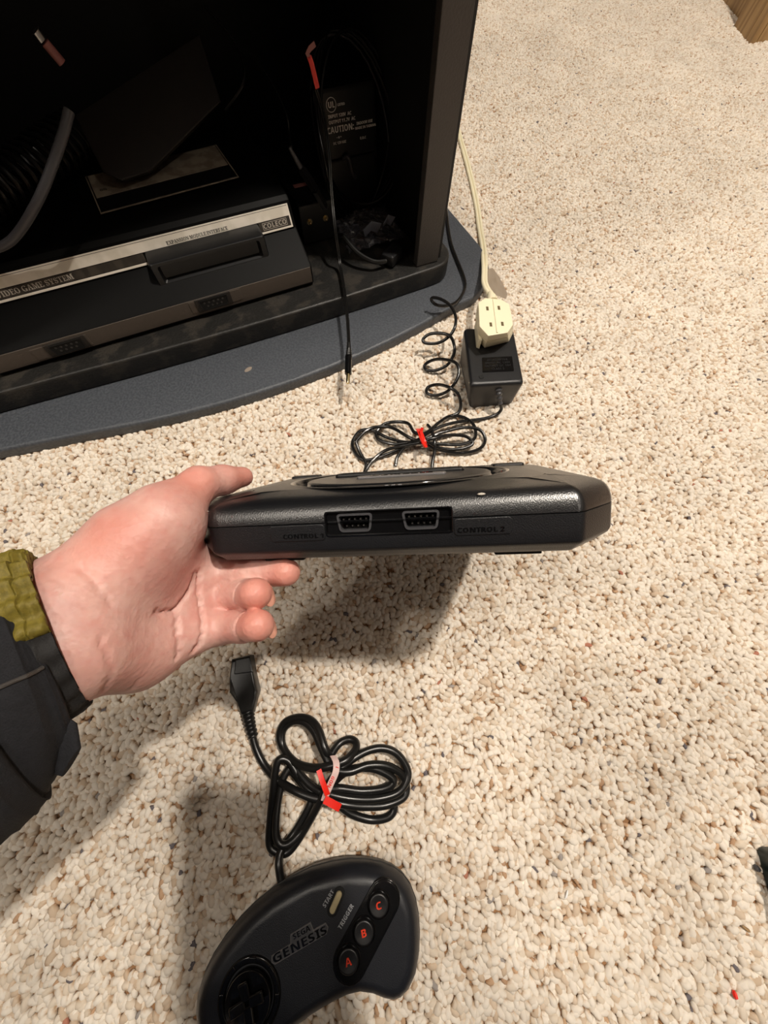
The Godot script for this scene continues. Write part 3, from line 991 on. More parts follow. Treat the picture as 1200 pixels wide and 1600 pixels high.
func power_adapter() -> void:
	var bot: Array = [Vector3(0.0986, 0.003, -0.4115), Vector3(0.1085, 0.003, -0.3274), Vector3(0.1667, 0.003, -0.3377), Vector3(0.1729, 0.003, -0.4363)]
	var top: Array = [Vector3(0.0964, 0.046, -0.4248), Vector3(0.0994, 0.046, -0.326), Vector3(0.1669, 0.046, -0.3335), Vector3(0.1629, 0.046, -0.4262)]
	var at: Vector3 = (bot[0] + bot[2]) / 2
	at.y = 0
	var t := thing("power_adapter", "black power adapter block with a bundled and coiled cord on the carpet", "power adapter", at)
	var b := MB.new()
	var rings := [quad_ring(shrink(bot, 0.004, -0.003), 0.004), quad_ring(shrink(bot, 0.0012, -0.0022), 0.005), quad_ring(bot, 0.006)]
	var lowtop := []
	for p in top: lowtop.append(p + Vector3(0, -0.005, 0))
	rings.append(quad_ring(lowtop, 0.006))
	for k in range(1, 5):
		var a := PI / 2 * k / 4
		rings.append(quad_ring(shrink(lowtop, 0.004 * (1 - cos(a)), 0.005 * sin(a)), 0.006))
	b.loft(rings)
	put("body", b, M.black_lower, t, true, 50)
	var r: Array = [Vector3(0.1166, 0.0462, -0.3715), Vector3(0.1157, 0.0462, -0.3471), Vector3(0.1552, 0.0462, -0.3512), Vector3(0.1553, 0.0462, -0.3757)]
	b = MB.new()
	var r2 := []
	for p in r: r2.append(p + Vector3.UP * 0.0002)
	b.loft([quad_ring(shrink(r, 0.0, -0.0004), 0.001), quad_ring(shrink(r, 0.0, 0.0003), 0.001), quad_ring(shrink(r, 0.0008, 0.0003), 0.001), quad_ring(shrink(r, 0.0010, 0.0), 0.001)])
	put("label_recess", b, M.gloss_black, t)
	var mid: Vector3 = (r[0] + r[1] + r[2] + r[3]) / 4
	var xr: Vector3 = r[3] - r[0]
	var words := ["AC ADAPTER", "INPUT AC 120V", "OUTPUT DC 10V", "CLASS 2"]
	for k in range(4):
		lettering("embossed_print", words[k], 0.0032, 0.0003, M.satin_black, t, t.global_transform.affine_inverse() * face_frame(mid + Vector3(0, 0.0003, 0) + (r[1] - r[0]).normalized() * (-0.0075 + 0.005 * k), xr, Vector3.UP))
	b = MB.new()
	b.lathe([Vector2(0.0002, 0.0002), Vector2(0.0024, 0.0002), Vector2(0.0029, 0.0005), Vector2(0.0033, 0.0), Vector2(0.0002, -0.0004)], Transform3D(Basis.IDENTITY, Vector3(0.1137, 0.0461, -0.3398)), 16)
	put("screw_hole", b, M.dark_hole, t)
	# ribbed strain relief and cord
	var s: Array = [Vector3(0.1374, 0.036, -0.3319), Vector3(0.1395, 0.03, -0.3261), Vector3(0.1437, 0.02, -0.3204)]
	var w := curve(s, 8)
	var rr := []
	for k in range(w.size()): rr.append((0.0046 - 0.0018 * k / w.size()) * (1.0 if (k / 2) % 2 else 0.72))
	b = MB.new()
	b.tube(w, rr, 10)
	put("strain_relief", b, M.rim_grey, t)
	var strands := [
		[Vector3(0.1437, 0.02, -0.3204), Vector3(0.1468, 0.012, -0.3189), Vector3(0.142, 0.005, -0.3159), Vector3(0.1266, 0.004, -0.3098), Vector3(0.1074, 0.006, -0.3042), Vector3(0.0872, 0.01, -0.2972), Vector3(0.0686, 0.012, -0.2889), Vector3(0.0507, 0.012, -0.2773), Vector3(0.0402, 0.012, -0.2682), Vector3(0.0245, 0.008, -0.2654), Vector3(0.0011, 0.008, -0.271), Vector3(-0.0205, 0.006, -0.2831), Vector3(-0.0349, 0.008, -0.279), Vector3(-0.0431, 0.004, -0.2659), Vector3(-0.0406, 0.004, -0.2527), Vector3(-0.0295, 0.004, -0.2402), Vector3(-0.0121, 0.005, -0.2423), Vector3(0.0144, 0.008, -0.2537), Vector3(0.0408, 0.014, -0.2631), Vector3(0.0677, 0.016, -0.2763), Vector3(0.0973, 0.014, -0.2869), Vector3(0.1177, 0.01, -0.2868), Vector3(0.1241, 0.007, -0.2737), Vector3(0.1148, 0.008, -0.2593), Vector3(0.0927, 0.006, -0.2539), Vector3(0.0683, 0.009, -0.2546), Vector3(0.0468, 0.016, -0.2583), Vector3(0.0278, 0.018, -0.2654), Vector3(0.0054, 0.013, -0.2831), Vector3(-0.0125, 0.009, -0.2862), Vector3(-0.0268, 0.008, -0.2803), Vector3(-0.0387, 0.008, -0.2634)],
		[Vector3(-0.0385, 0.01, -0.262), Vector3(-0.0331, 0.006, -0.2499), Vector3(-0.0244, 0.004, -0.2341), Vector3(-0.0253, 0.004, -0.2224), Vector3(-0.0181, 0.007, -0.2353), Vector3(-0.0015, 0.009, -0.2513), Vector3(0.0234, 0.014, -0.2567), Vector3(0.0436, 0.017, -0.2593), Vector3(0.0678, 0.013, -0.2613), Vector3(0.0939, 0.01, -0.2645), Vector3(0.1105, 0.01, -0.2748), Vector3(0.1103, 0.009, -0.2951), Vector3(0.0982, 0.007, -0.3081), Vector3(0.0816, 0.007, -0.3093), Vector3(0.0653, 0.013, -0.2939), Vector3(0.048, 0.02, -0.2725), Vector3(0.0339, 0.02, -0.2718), Vector3(0.0262, 0.014, -0.2893), Vector3(0.0117, 0.01, -0.2945), Vector3(-0.0045, 0.008, -0.2913), Vector3(-0.0138, 0.006, -0.2795), Vector3(-0.0101, 0.006, -0.269), Vector3(0.0094, 0.008, -0.2619), Vector3(0.033, 0.012, -0.2641), Vector3(0.0525, 0.021, -0.2626), Vector3(0.0752, 0.018, -0.2714), Vector3(0.0988, 0.012, -0.2748), Vector3(0.107, 0.009, -0.2658), Vector3(0.089, 0.009, -0.2574), Vector3(0.0645, 0.013, -0.2556), Vector3(0.0446, 0.022, -0.2597), Vector3(0.0281, 0.014, -0.2606), Vector3(0.0146, 0.007, -0.246), Vector3(0.0119, 0.004, -0.233)],
		[Vector3(0.0508, 0.012, -0.29), Vector3(0.055, 0.016, -0.2795), Vector3(0.0584, 0.018, -0.2612), Vector3(0.059, 0.012, -0.2504), Vector3(0.057, 0.008, -0.2382), Vector3(0.0556, 0.005, -0.2193), Vector3(0.0523, 0.004, -0.1938), Vector3(0.0447, 0.004, -0.1728)]]
	for q in strands:
		b = MB.new()
		b.tube(curve(q, 6), 0.0021, 9)
		put("cord", b, M.cable_thin, t)
	# springy length that climbs to the stand
	b = MB.new()
	b.tube(curve([Vector3(0.0816, 0.007, -0.3093), Vector3(0.0916, 0.008, -0.3142), Vector3(0.0941, 0.014, -0.3229), Vector3(0.0884, 0.024, -0.3318), Vector3(0.0768, 0.026, -0.3399), Vector3(0.0648, 0.014, -0.3544), Vector3(0.0529, 0.007, -0.3557), Vector3(0.0512, 0.006, -0.3466), Vector3(0.0622, 0.007, -0.342), Vector3(0.0768, 0.012, -0.3448), Vector3(0.0858, 0.024, -0.3495), Vector3(0.0901, 0.03, -0.3614), Vector3(0.0866, 0.033, -0.3735), Vector3(0.0744, 0.028, -0.3846), Vector3(0.0601, 0.016, -0.3961), Vector3(0.0488, 0.007, -0.3953), Vector3(0.0507, 0.006, -0.3871), Vector3(0.0628, 0.008, -0.3846), Vector3(0.0776, 0.015, -0.3877), Vector3(0.0848, 0.025, -0.3951), Vector3(0.0853, 0.033, -0.4028), Vector3(0.0803, 0.035, -0.419), Vector3(0.0685, 0.034, -0.4254), Vector3(0.0534, 0.03, -0.428), Vector3(0.0443, 0.025, -0.4235), Vector3(0.048, 0.023, -0.4187), Vector3(0.0647, 0.024, -0.4185), Vector3(0.0779, 0.03, -0.4233), Vector3(0.0854, 0.038, -0.4313), Vector3(0.0871, 0.042, -0.4484), Vector3(0.0803, 0.044, -0.4667), Vector3(0.0685, 0.043, -0.4802), Vector3(0.0574, 0.04, -0.4874), Vector3(0.0552, 0.036, -0.4874), Vector3(0.0621, 0.032, -0.4839), Vector3(0.0756, 0.028, -0.4872), Vector3(0.0904, 0.025, -0.4973), Vector3(0.1023, 0.022, -0.5184), Vector3(0.1094, 0.021, -0.5414), Vector3(0.1076, 0.021, -0.566), Vector3(0.0993, 0.021, -0.6036), Vector3(0.0916, 0.021, -0.6432), Vector3(0.0879, 0.021, -0.6906), Vector3(0.0861, 0.021, -0.7393), Vector3(0.0795, 0.021, -0.7868), Vector3(0.0646, 0.021, -0.8513)], 6), 0.0021, 9)
	put("springy_cord", b, M.cable_thin, t)
	# tie on the bundle
	var k := thing("twist_tie", "red twist tie binding the adapter's cord bundle behind the held console", "twist tie", Vector3(0.0439, 0, -0.2786))
	b = MB.new()
	var tie: Array = [Vector3(0.0384, 0.006, -0.2879), Vector3(0.0388, 0.018, -0.2782), Vector3(0.0405, 0.0245, -0.268), Vector3(0.0425, 0.0265, -0.2593), Vector3(0.045, 0.0245, -0.2535), Vector3(0.0481, 0.012, -0.2573)]
	b.strip(curve(tie, 4), Vector3(0.0511, 0.02, -0.266) - Vector3(0.0355, 0.02, -0.2634), 0.0062, 0.0007)
	put("red_band", b, M.red_tie, k)
	b = MB.new()
	b.strip([Vector3(0.0422, 0.03, -0.2725), Vector3(0.041, 0.027, -0.269), Vector3(0.0431, 0.028, -0.2537), Vector3(0.0466, 0.03, -0.2445)], Vector3(0.0511, 0.02, -0.266) - Vector3(0.0355, 0.02, -0.2634), 0.0035, 0.0009)
	put("twisted_ends", b, M.red_tie, k)


func extension_cord() -> void:
	var top: Array = [Vector3(0.1082, 0.076, -0.4326), Vector3(0.1178, 0.076, -0.4425), Vector3(0.1381, 0.076, -0.4413), Vector3(0.1478, 0.076, -0.4325), Vector3(0.149, 0.076, -0.3966), Vector3(0.1406, 0.076, -0.3821), Vector3(0.1168, 0.076, -0.3755), Vector3(0.1071, 0.076, -0.391)]
	var bot: Array = [Vector3(0.1129, 0.0465, -0.4455), Vector3(0.123, 0.0465, -0.4547), Vector3(0.1474, 0.0465, -0.4549), Vector3(0.158, 0.0465, -0.4469), Vector3(0.1599, 0.0465, -0.4149), Vector3(0.1535, 0.0465, -0.4008), Vector3(0.1209, 0.0465, -0.3878), Vector3(0.1119, 0.0465, -0.4019)]
	var ctr := Vector3.ZERO
	for p in bot: ctr += p / 8.0
	var t := thing("extension_cord", "ivory extension cord plugged onto the black adapter and trailing beside the stand", "extension cord", ctr)
	var b := MB.new()
	var rings := []
	var ct := Vector3.ZERO
	for p in top: ct += p / 8.0
	for q in [[0.0, 0.96], [0.03, 1.0], [0.52, 1.0], [0.53, 0.97], [0.56, 0.97], [0.57, 1.0], [0.95, 1.0], [0.985, 0.985], [1.0, 0.95]]:
		var r := PackedVector3Array()
		var c: Vector3 = ctr.lerp(ct, q[0])
		for i in range(8): r.append(c + (bot[i].lerp(top[i], q[0]) - c) * q[1])
		rings.append(r)
	b.loft(rings)
	put("outlet_block", b, M.ivory, t, true, 30)
	var ax: Vector3 = (top[3] - top[0]).normalized()
	var az: Vector3 = (Vector3(0.1288, 0.076, -0.3803) - Vector3(0.1274, 0.076, -0.4407)).normalized()
	for p in [Vector3(0.1192, 0.076, -0.4228), Vector3(0.1338, 0.076, -0.4248), Vector3(0.1214, 0.076, -0.395), Vector3(0.1357, 0.076, -0.3969)]:
		b = MB.new()
		b.box(Transform3D(Basis(ax, Vector3.UP, az), p + Vector3(0, -0.0018, 0)), Vector3(0.0032, 0.004, 0.0070), 0.0003)
		put("slot", b, M.ivory_dark, t)
	b = MB.new()
	var ridge: Array = [Vector3(0.1277, 0.0762, -0.4393), Vector3(0.128, 0.0762, -0.3811)]
	b.tube([ridge[0], ridge[1]], 0.0011, 8)
	put("ridge", b, M.ivory, t)
	# skirt on the left and the cord's neck
	b = MB.new()
	var sk: Array = [Vector3(0.1096, 0.06, -0.4251), Vector3(0.1101, 0.06, -0.3878), Vector3(0.114, 0.06, -0.3858), Vector3(0.1141, 0.06, -0.4242)]
	var sk2: Array = []
	for p in sk: sk2.append(p + Vector3(0, -0.013, 0))
	b.loft([quad_ring(sk2, 0.0006, 2), quad_ring(sk, 0.0006, 2)])
	put("side_cover", b, M.ivory, t)
	b = MB.new()
	b.tube([Vector3(0.1323, 0.062, -0.4524), Vector3(0.1318, 0.061, -0.4635), Vector3(0.1318, 0.058, -0.4751)], [0.0075, 0.0062, 0.004], 10)
	put("neck", b, M.ivory, t)
	var path: Array = [Vector3(0.1318, 0.058, -0.4751), Vector3(0.1304, 0.05, -0.4977), Vector3(0.1331, 0.038, -0.5284), Vector3(0.1383, 0.028, -0.5649), Vector3(0.1424, 0.022, -0.6), Vector3(0.1474, 0.01, -0.6568), Vector3(0.1477, 0.004, -0.7197), Vector3(0.1457, 0.004, -0.7959), Vector3(0.1392, 0.004, -0.8903), Vector3(0.1283, 0.004, -1.0028), Vector3(0.1184, 0.004, -1.0858), Vector3(0.106, 0.004, -1.1702), Vector3(0.0888, 0.004, -1.2946)]
	for s in [-1, 1]:
		b = MB.new()
		var w := []
		for i in range(path.size()):
			var d: Vector3 = path[mini(i + 1, path.size() - 1)] - path[maxi(i - 1, 0)]
			d.y = 0
			var side := d.normalized().cross(Vector3.UP)
			w.append(path[i] + side * 0.0026 * s * (1.0 if i > 3 else 0.8))
		b.tube(curve(w, 6), 0.0027, 9)
		put("lead", b, M.ivory, t)
	b = MB.new()
	var g: Array = [Vector3(0.1422, 0.024, -0.5771), Vector3(0.1509, 0.03, -0.5715), Vector3(0.159, 0.03, -0.5515), Vector3(0.169, 0.028, -0.5183), Vector3(0.1678, 0.024, -0.5126), Vector3(0.15, 0.016, -0.5336), Vector3(0.1408, 0.018, -0.5489)]
	var up := PackedVector3Array()
	var dn := PackedVector3Array()
	for p in g:
		up.append(p + Vector3(0, 0.0003, 0))
		dn.append(p)
	b.loft([dn, up])
	var tg := put("warning_tag", b, M.tag, t)
	tg.set_meta("label", "smoky translucent plastic tag on the cord")


# ---------------------------------------------------------------- controller (own axes: x along the pad, z towards the grips)
func pad_outline() -> PackedVector2Array:
	var half := [Vector2(0, -0.0458), Vector2(0.0155, -0.0452), Vector2(0.0315, -0.0422), Vector2(0.0445, -0.0382), Vector2(0.0565, -0.0328), Vector2(0.0665, -0.0268), Vector2(0.0745, -0.0200), Vector2(0.0800, -0.0125), Vector2(0.0828, -0.0050), Vector2(0.0832, 0.0050), Vector2(0.0815, 0.0140), Vector2(0.0778, 0.0240), Vector2(0.0730, 0.0330), Vector2(0.0670, 0.0405), Vector2(0.0595, 0.0455), Vector2(0.0520, 0.0472), Vector2(0.0460, 0.0462), Vector2(0.0400, 0.0425), Vector2(0.0335, 0.0372), Vector2(0.0260, 0.0330), Vector2(0.0180, 0.0310), Vector2(0.0090, 0.0302)]
	var o := PackedVector2Array(half)
	o.append(Vector2(0, 0.0300))
	for i in range(half.size() - 1, 0, -1): o.append(Vector2(-half[i].x, half[i].y))
	return o


func stadium(a: Vector2, c: Vector2, r: float, seg := 10) -> PackedVector2Array:
	var o := PackedVector2Array()
	var d := (c - a).angle()
	for k in range(seg + 1): o.append(c + Vector2.from_angle(d - PI / 2 + PI * k / seg) * r)
	for k in range(seg + 1): o.append(a + Vector2.from_angle(d + PI / 2 + PI * k / seg) * r)
	return o


func controller() -> void:
	var t := thing("game_controller", "black three-button game controller with orange letters on the carpet", "controller", Vector3(-0.0407, 0, 0.1899), Basis(Vector3(0.90594, 0.00000, -0.42340), Vector3(0.00000, 1.00000, 0.00000), Vector3(0.42340, -0.00000, 0.90594)))
	var I := Transform3D.IDENTITY
	var o := pad_outline()
	var lay := func(levels: Array) -> Array:
		var rings := []
		for q in levels:
			var r := PackedVector3Array()
			for p in MB.inset(o, q[1]): r.append(Vector3(p.x, q[0], p.y))
			rings.append(r)
		return rings
	var b := MB.new()
	b.loft(lay.call([[0.001, 0.010], [0.003, 0.006], [0.009, 0.0022], [0.016, 0.0004], [0.0184, 0.0002]]))
	put("lower_shell", b, M.pad_lower, t, false, 60)
	b = MB.new()
	var lv := [[0.0186, 0.0012]]
	for k in range(9):
		var a := PI / 2 * k / 8
		lv.append([0.0192 + 0.0140 * sin(a), 0.0006 + 0.0105 * (1 - cos(a))])
	b.loft(lay.call(lv))
	put("upper_shell", b, M.pad_shell, t, false, 60)
	var Y := 0.0333
	var at := func(x: float, y: float, z: float) -> Transform3D: return Transform3D(Basis.IDENTITY, Vector3(x, y, z))
	# glossy button bed
	b = MB.new()
	b.prism(stadium(Vector2(0.0271, 0.0112), Vector2(0.0625, -0.0105), 0.0120), I, Y - 0.001, Y + 0.0009, 0.0008)
	put("button_rim", b, M.gloss_black, t, false, 50)
	b = MB.new()
	b.prism(stadium(Vector2(0.0271, 0.0112), Vector2(0.0625, -0.0105), 0.0108), I, Y, Y + 0.0012, 0.0005)
	put("button_bed", b, M.gloss_black, t, false, 50)
	var nm := ["A", "B", "C"]
	var bp := [Vector2(0.0272, 0.0088), Vector2(0.0425, -0.0005), Vector2(0.0578, -0.0098)]
	for k in range(3):
		b = MB.new()
		b.lathe([Vector2(0.0086, 0.0), Vector2(0.0086, 0.0007), Vector2(0.0080, 0.0011), Vector2(0.0076, 0.0007), Vector2(0.0076, 0.0)], at.call(bp[k].x, Y + 0.001, bp[k].y), 32, 1.0, 1.0, false)
		put("button_ring", b, M.gloss_black, t, false, 60)
		b = MB.new()
		b.lathe([Vector2(0.0071, -0.001), Vector2(0.0071, 0.0028), Vector2(0.0066, 0.0035), Vector2(0.0058, 0.0036), Vector2(0.0035, 0.0032), Vector2(0.0003, 0.0030)], at.call(bp[k].x, Y + 0.001, bp[k].y), 32)
		var bt := put("button", b, M.satin_black, t, false, 60)
		bt.set_meta("label", "round black button with orange letter " + nm[k])
		var L := lettering("letter", nm[k], 0.0042, 0.0004, M.orange_print, bt, face_frame(Vector3(bp[k].x, Y + 0.0044, bp[k].y), Vector3(1, 0, 0.12), Vector3.UP), "Droid Sans", 1.15)
		L.name = "letter_print"
	# start button
	b = MB.new()
	b.prism(stadium(Vector2(0.0252, -0.0195), Vector2(0.0330, -0.0262), 0.0040), I, Y - 0.001, Y + 0.0006, 0.0004)
	put("start_surround", b, M.dark_hole, t, false)
	b = MB.new()
	b.prism(stadium(Vector2(0.0255, -0.0198), Vector2(0.0328, -0.0260), 0.0022), I, Y, Y + 0.0022, 0.001)
	var sb := put("start_button", b, M.start_beige, t, false, 50)
	sb.set_meta("label", "long beige start button")
	var along := Vector3(0.0306, 0, -0.0190).normalized()
	lettering("pad_print", "START", 0.0027, 0.0002, M.pad_print, t, face_frame(Vector3(0.0246, Y + 0.0001, -0.0266), along, Vector3.UP))
	lettering("pad_print", "TRIGGER", 0.0027, 0.0002, M.pad_print, t, face_frame(Vector3(0.0330, Y + 0.0001, -0.0122), along, Vector3.UP))
	# badge: long plate with a raised step, letters cut in black
	b = MB.new()
	var bd := PackedVector2Array([Vector2(-0.0215, -0.0085), Vector2(-0.0235, -0.0105), Vector2(-0.0225, -0.0140), Vector2(-0.0085, -0.0145), Vector2(-0.0070, -0.0192), Vector2(0.0085, -0.0198), Vector2(0.0092, -0.0150), Vector2(0.0185, -0.0152), Vector2(0.0195, -0.0120), Vector2(0.0170, -0.0090)])
	b.prism(bd, I, Y - 0.001, Y + 0.0005, 0.0002, 1)
	put("badge_plate", b, M.badge, t, false)
	b = MB.new()
	b.prism(MB.inset(bd, 0.0007), I, Y, Y + 0.0007, 0.0001, 1)
	put("badge_ground", b, M.rim_grey, t, false)
	lettering("badge_lettering", "GENESIS", 0.0046, 0.0002, M.gloss_black, t, face_frame(Vector3(-0.0020, Y + 0.0008, -0.0117), Vector3.RIGHT, Vector3.UP), "Droid Sans", 1.55)
	lettering("badge_lettering", "SEGA", 0.0031, 0.0002, M.gloss_black, t, face_frame(Vector3(0.0008, Y + 0.0008, -0.0172), Vector3.RIGHT, Vector3.UP), "Droid Sans", 1.2)
	# direction pad: glossy notched ring with a dished disc and a cross
	var D := Transform3D(Basis.IDENTITY, Vector3(-0.0420, Y, 0.0))
	b = MB.new()
	b.lathe([Vector2(0.0212, -0.001), Vector2(0.0212, 0.0008), Vector2(0.0204, 0.0016), Vector2(0.0176, 0.0016), Vector2(0.0168, 0.0008), Vector2(0.0164, -0.001)], D, 48, 1.0, 1.0, false)
	put("pad_ring", b, M.gloss_black, t, false, 60)
	for k in range(8):
		b = MB.new()
		var a := TAU * (k + 0.5) / 8
		b.box(D * Transform3D(Basis(Vector3.UP, -a), Vector3(cos(a) * 0.0190, 0.0016, sin(a) * 0.0190)), Vector3(0.0030, 0.0012, 0.005), 0.0005)
		put("ring_notch", b, M.gloss_black, t, false)
	b = MB.new()
	b.lathe([Vector2(0.0157, -0.001), Vector2(0.0157, 0.0040), Vector2(0.0148, 0.0050), Vector2(0.010, 0.0037), Vector2(0.0003, 0.0028)], D, 40)
	put("pad_disc", b, M.gloss_black, t, false, 60)
	for k in range(4):
		b = MB.new()
		b.box(D * Transform3D(Basis(Vector3.UP, k * PI / 2) * Basis(Vector3.BACK, 0.16), Vector3(0.0, 0.0, 0.0)) * Transform3D(Basis.IDENTITY, Vector3(0.0072, 0.0050, 0.0)), Vector3(0.0105, 0.0024, 0.0064), 0.0010)
		put("cross_arm", b, M.gloss_black, t, false, 60)


func controller_cable() -> void:
	var t := thing("controller_cable", "thick black controller cable with a moulded plug, looped and tied on the carpet", "cable", Vector3(-0.047, 0, 0.0957))
	# plug
	var b := MB.new()
	var out: Array = [Vector3(-0.1406, 0.009, -0.0063), Vector3(-0.1234, 0.009, -0.011), Vector3(-0.1174, 0.009, 0.0054), Vector3(-0.1113, 0.009, 0.0197), Vector3(-0.1118, 0.009, 0.0273), Vector3(-0.1129, 0.009, 0.0379), Vector3(-0.1231, 0.009, 0.0404), Vector3(-0.1291, 0.009, 0.0311), Vector3(-0.1367, 0.009, 0.0228), Vector3(-0.1395, 0.009, 0.0085)]
	var c := Vector3.ZERO
	for p in out: c += p / out.size()
	var rings := []
	for q in [[-0.0085, 0.90], [-0.006, 1.0], [0.004, 1.0], [0.0065, 0.95], [0.0072, 0.86]]:
		var r := PackedVector3Array()
		for i in range(out.size()):
			var k: float = q[1]
			var hh: float = q[0] * (0.62 if i in [4, 5, 6, 7] else 1.0)
			r.append(c + (out[i] - c) * k + Vector3.UP * hh)
		rings.append(r)
	b.loft(rings)
	put("plug", b, M.cable, t, true, 50)
	b = MB.new()
	var hd: Array = [Vector3(-0.1357, 0.0172, -0.0057), Vector3(-0.1223, 0.0172, -0.009), Vector3(-0.1175, 0.0172, 0.0043), Vector3(-0.1345, 0.0172, 0.0071)]
	b.loft([quad_ring(shrink(hd, 0.0, -0.003), 0.001), quad_ring(shrink(hd, 0.0, 0.0003), 0.001), quad_ring(shrink(hd, 0.0008, 0.0008), 0.001)])
	put("plug_step", b, M.satin_black, t)
	b = MB.new()
	var w := curve([Vector3(-0.1188, 0.009, 0.0381), Vector3(-0.1165, 0.009, 0.0443), Vector3(-0.1138, 0.008, 0.0515), Vector3(-0.1105, 0.007, 0.0586)], 7)
	var rr := []
	for k in range(w.size()): rr.append((0.0062 - 0.0018 * k / w.size()) * (1.0 if k % 3 else 0.84))
	b.tube(w, rr, 12)
	put("strain_relief", b, M.cable, t)
	# the loops, one run after another from the plug to the pad
	var runs := [
		[Vector3(-0.112, 0.007, 0.0567), Vector3(-0.1061, 0.006, 0.0686), Vector3(-0.0974, 0.006, 0.0795), Vector3(-0.0836, 0.01, 0.089), Vector3(-0.0665, 0.016, 0.0948), Vector3(-0.0511, 0.018, 0.0987), Vector3(-0.0375, 0.018, 0.1004), Vector3(-0.0224, 0.016, 0.1031), Vector3(-0.0063, 0.012, 0.1049), Vector3(0.0117, 0.008, 0.1045), Vector3(0.0266, 0.006, 0.0992), Vector3(0.0293, 0.006, 0.0908), Vector3(0.0249, 0.01, 0.0817), Vector3(0.0122, 0.016, 0.0748), Vector3(-0.005, 0.02, 0.0741), Vector3(-0.021, 0.024, 0.0784), Vector3(-0.0347, 0.024, 0.0762), Vector3(-0.0459, 0.02, 0.0633), Vector3(-0.0552, 0.016, 0.0505), Vector3(-0.0657, 0.013, 0.0442), Vector3(-0.0767, 0.01, 0.0449), Vector3(-0.0843, 0.008, 0.0525), Vector3(-0.0826, 0.008, 0.0645), Vector3(-0.0696, 0.014, 0.0746), Vector3(-0.0523, 0.022, 0.0771), Vector3(-0.0373, 0.027, 0.0743), Vector3(-0.0242, 0.026, 0.0699), Vector3(-0.0168, 0.02, 0.0632), Vector3(-0.0168, 0.016, 0.0581), Vector3(-0.0228, 0.014, 0.0561), Vector3(-0.0316, 0.015, 0.0597), Vector3(-0.0381, 0.02, 0.0687)],
		[Vector3(-0.0381, 0.02, 0.0687), Vector3(-0.0425, 0.025, 0.0623), Vector3(-0.0501, 0.021, 0.0487), Vector3(-0.0597, 0.016, 0.0416), Vector3(-0.072, 0.013, 0.0408), Vector3(-0.0836, 0.01, 0.0461), Vector3(-0.0865, 0.008, 0.0577), Vector3(-0.0789, 0.008, 0.0703), Vector3(-0.0663, 0.012, 0.082), Vector3(-0.0523, 0.016, 0.0912), Vector3(-0.0377, 0.02, 0.0951), Vector3(-0.0172, 0.018, 0.0984), Vector3(0.0043, 0.013, 0.099), Vector3(0.0218, 0.01, 0.0947), Vector3(0.0301, 0.009, 0.0845), Vector3(0.0282, 0.01, 0.0749), Vector3(0.0188, 0.012, 0.0653), Vector3(0.0061, 0.014, 0.062), Vector3(-0.0073, 0.017, 0.0644), Vector3(-0.0201, 0.021, 0.0707), Vector3(-0.0302, 0.023, 0.0789), Vector3(-0.038, 0.023, 0.0882), Vector3(-0.0427, 0.02, 0.0988), Vector3(-0.0517, 0.012, 0.116), Vector3(-0.0614, 0.007, 0.1318), Vector3(-0.069, 0.006, 0.1395), Vector3(-0.0786, 0.006, 0.139), Vector3(-0.0843, 0.006, 0.1333), Vector3(-0.0856, 0.008, 0.1152), Vector3(-0.0853, 0.012, 0.0964), Vector3(-0.0849, 0.015, 0.0796), Vector3(-0.082, 0.015, 0.073), Vector3(-0.0743, 0.013, 0.075), Vector3(-0.0653, 0.012, 0.0852)],
		[Vector3(-0.0653, 0.012, 0.0852), Vector3(-0.053, 0.012, 0.0958), Vector3(-0.0381, 0.014, 0.0993), Vector3(-0.028, 0.012, 0.1048), Vector3(-0.0169, 0.008, 0.1117), Vector3(-0.0004, 0.005, 0.1159), Vector3(0.0137, 0.005, 0.1137), Vector3(0.0191, 0.005, 0.1078), Vector3(0.0156, 0.006, 0.1032), Vector3(-0.0011, 0.008, 0.1014), Vector3(-0.0205, 0.01, 0.0988), Vector3(-0.0345, 0.013, 0.0922), Vector3(-0.0292, 0.018, 0.0836), Vector3(-0.0186, 0.02, 0.0773), Vector3(-0.0022, 0.018, 0.0763), Vector3(0.0124, 0.014, 0.0812), Vector3(0.0177, 0.012, 0.087), Vector3(0.0095, 0.012, 0.0919), Vector3(-0.0091, 0.014, 0.0938), Vector3(-0.0286, 0.018, 0.0917), Vector3(-0.0389, 0.021, 0.0931), Vector3(-0.0471, 0.014, 0.1066), Vector3(-0.0567, 0.009, 0.123), Vector3(-0.067, 0.01, 0.1323), Vector3(-0.0749, 0.01, 0.1325), Vector3(-0.0792, 0.01, 0.1251), Vector3(-0.0806, 0.01, 0.1088), Vector3(-0.079, 0.01, 0.0898), Vector3(-0.0744, 0.009, 0.0805)],
		[Vector3(-0.0744, 0.009, 0.0805), Vector3(-0.0633, 0.007, 0.0909), Vector3(-0.0531, 0.008, 0.1004), Vector3(-0.0543, 0.008, 0.1085), Vector3(-0.0635, 0.006, 0.125), Vector3(-0.0714, 0.008, 0.1347), Vector3(-0.0738, 0.01, 0.1399), Vector3(-0.073, 0.012, 0.1456), Vector3(-0.0711, 0.012, 0.1518), Vector3(-0.0695, 0.012, 0.1557)]]
	for q in runs:
		b = MB.new()
		b.tube(curve(q, 6), 0.0033, 10)
		put("cable_loop", b, M.cable, t)
	# tie: paper strip with two red plastic ends
	var k := thing("twist_tie", "white and red twist tie binding the controller cable loops", "twist tie", Vector3(-0.0413, 0, 0.0955))
	var side: Vector3 = Vector3(-0.0328, 0.03, 0.0899) - Vector3(-0.0393, 0.03, 0.0884)
	b = MB.new()
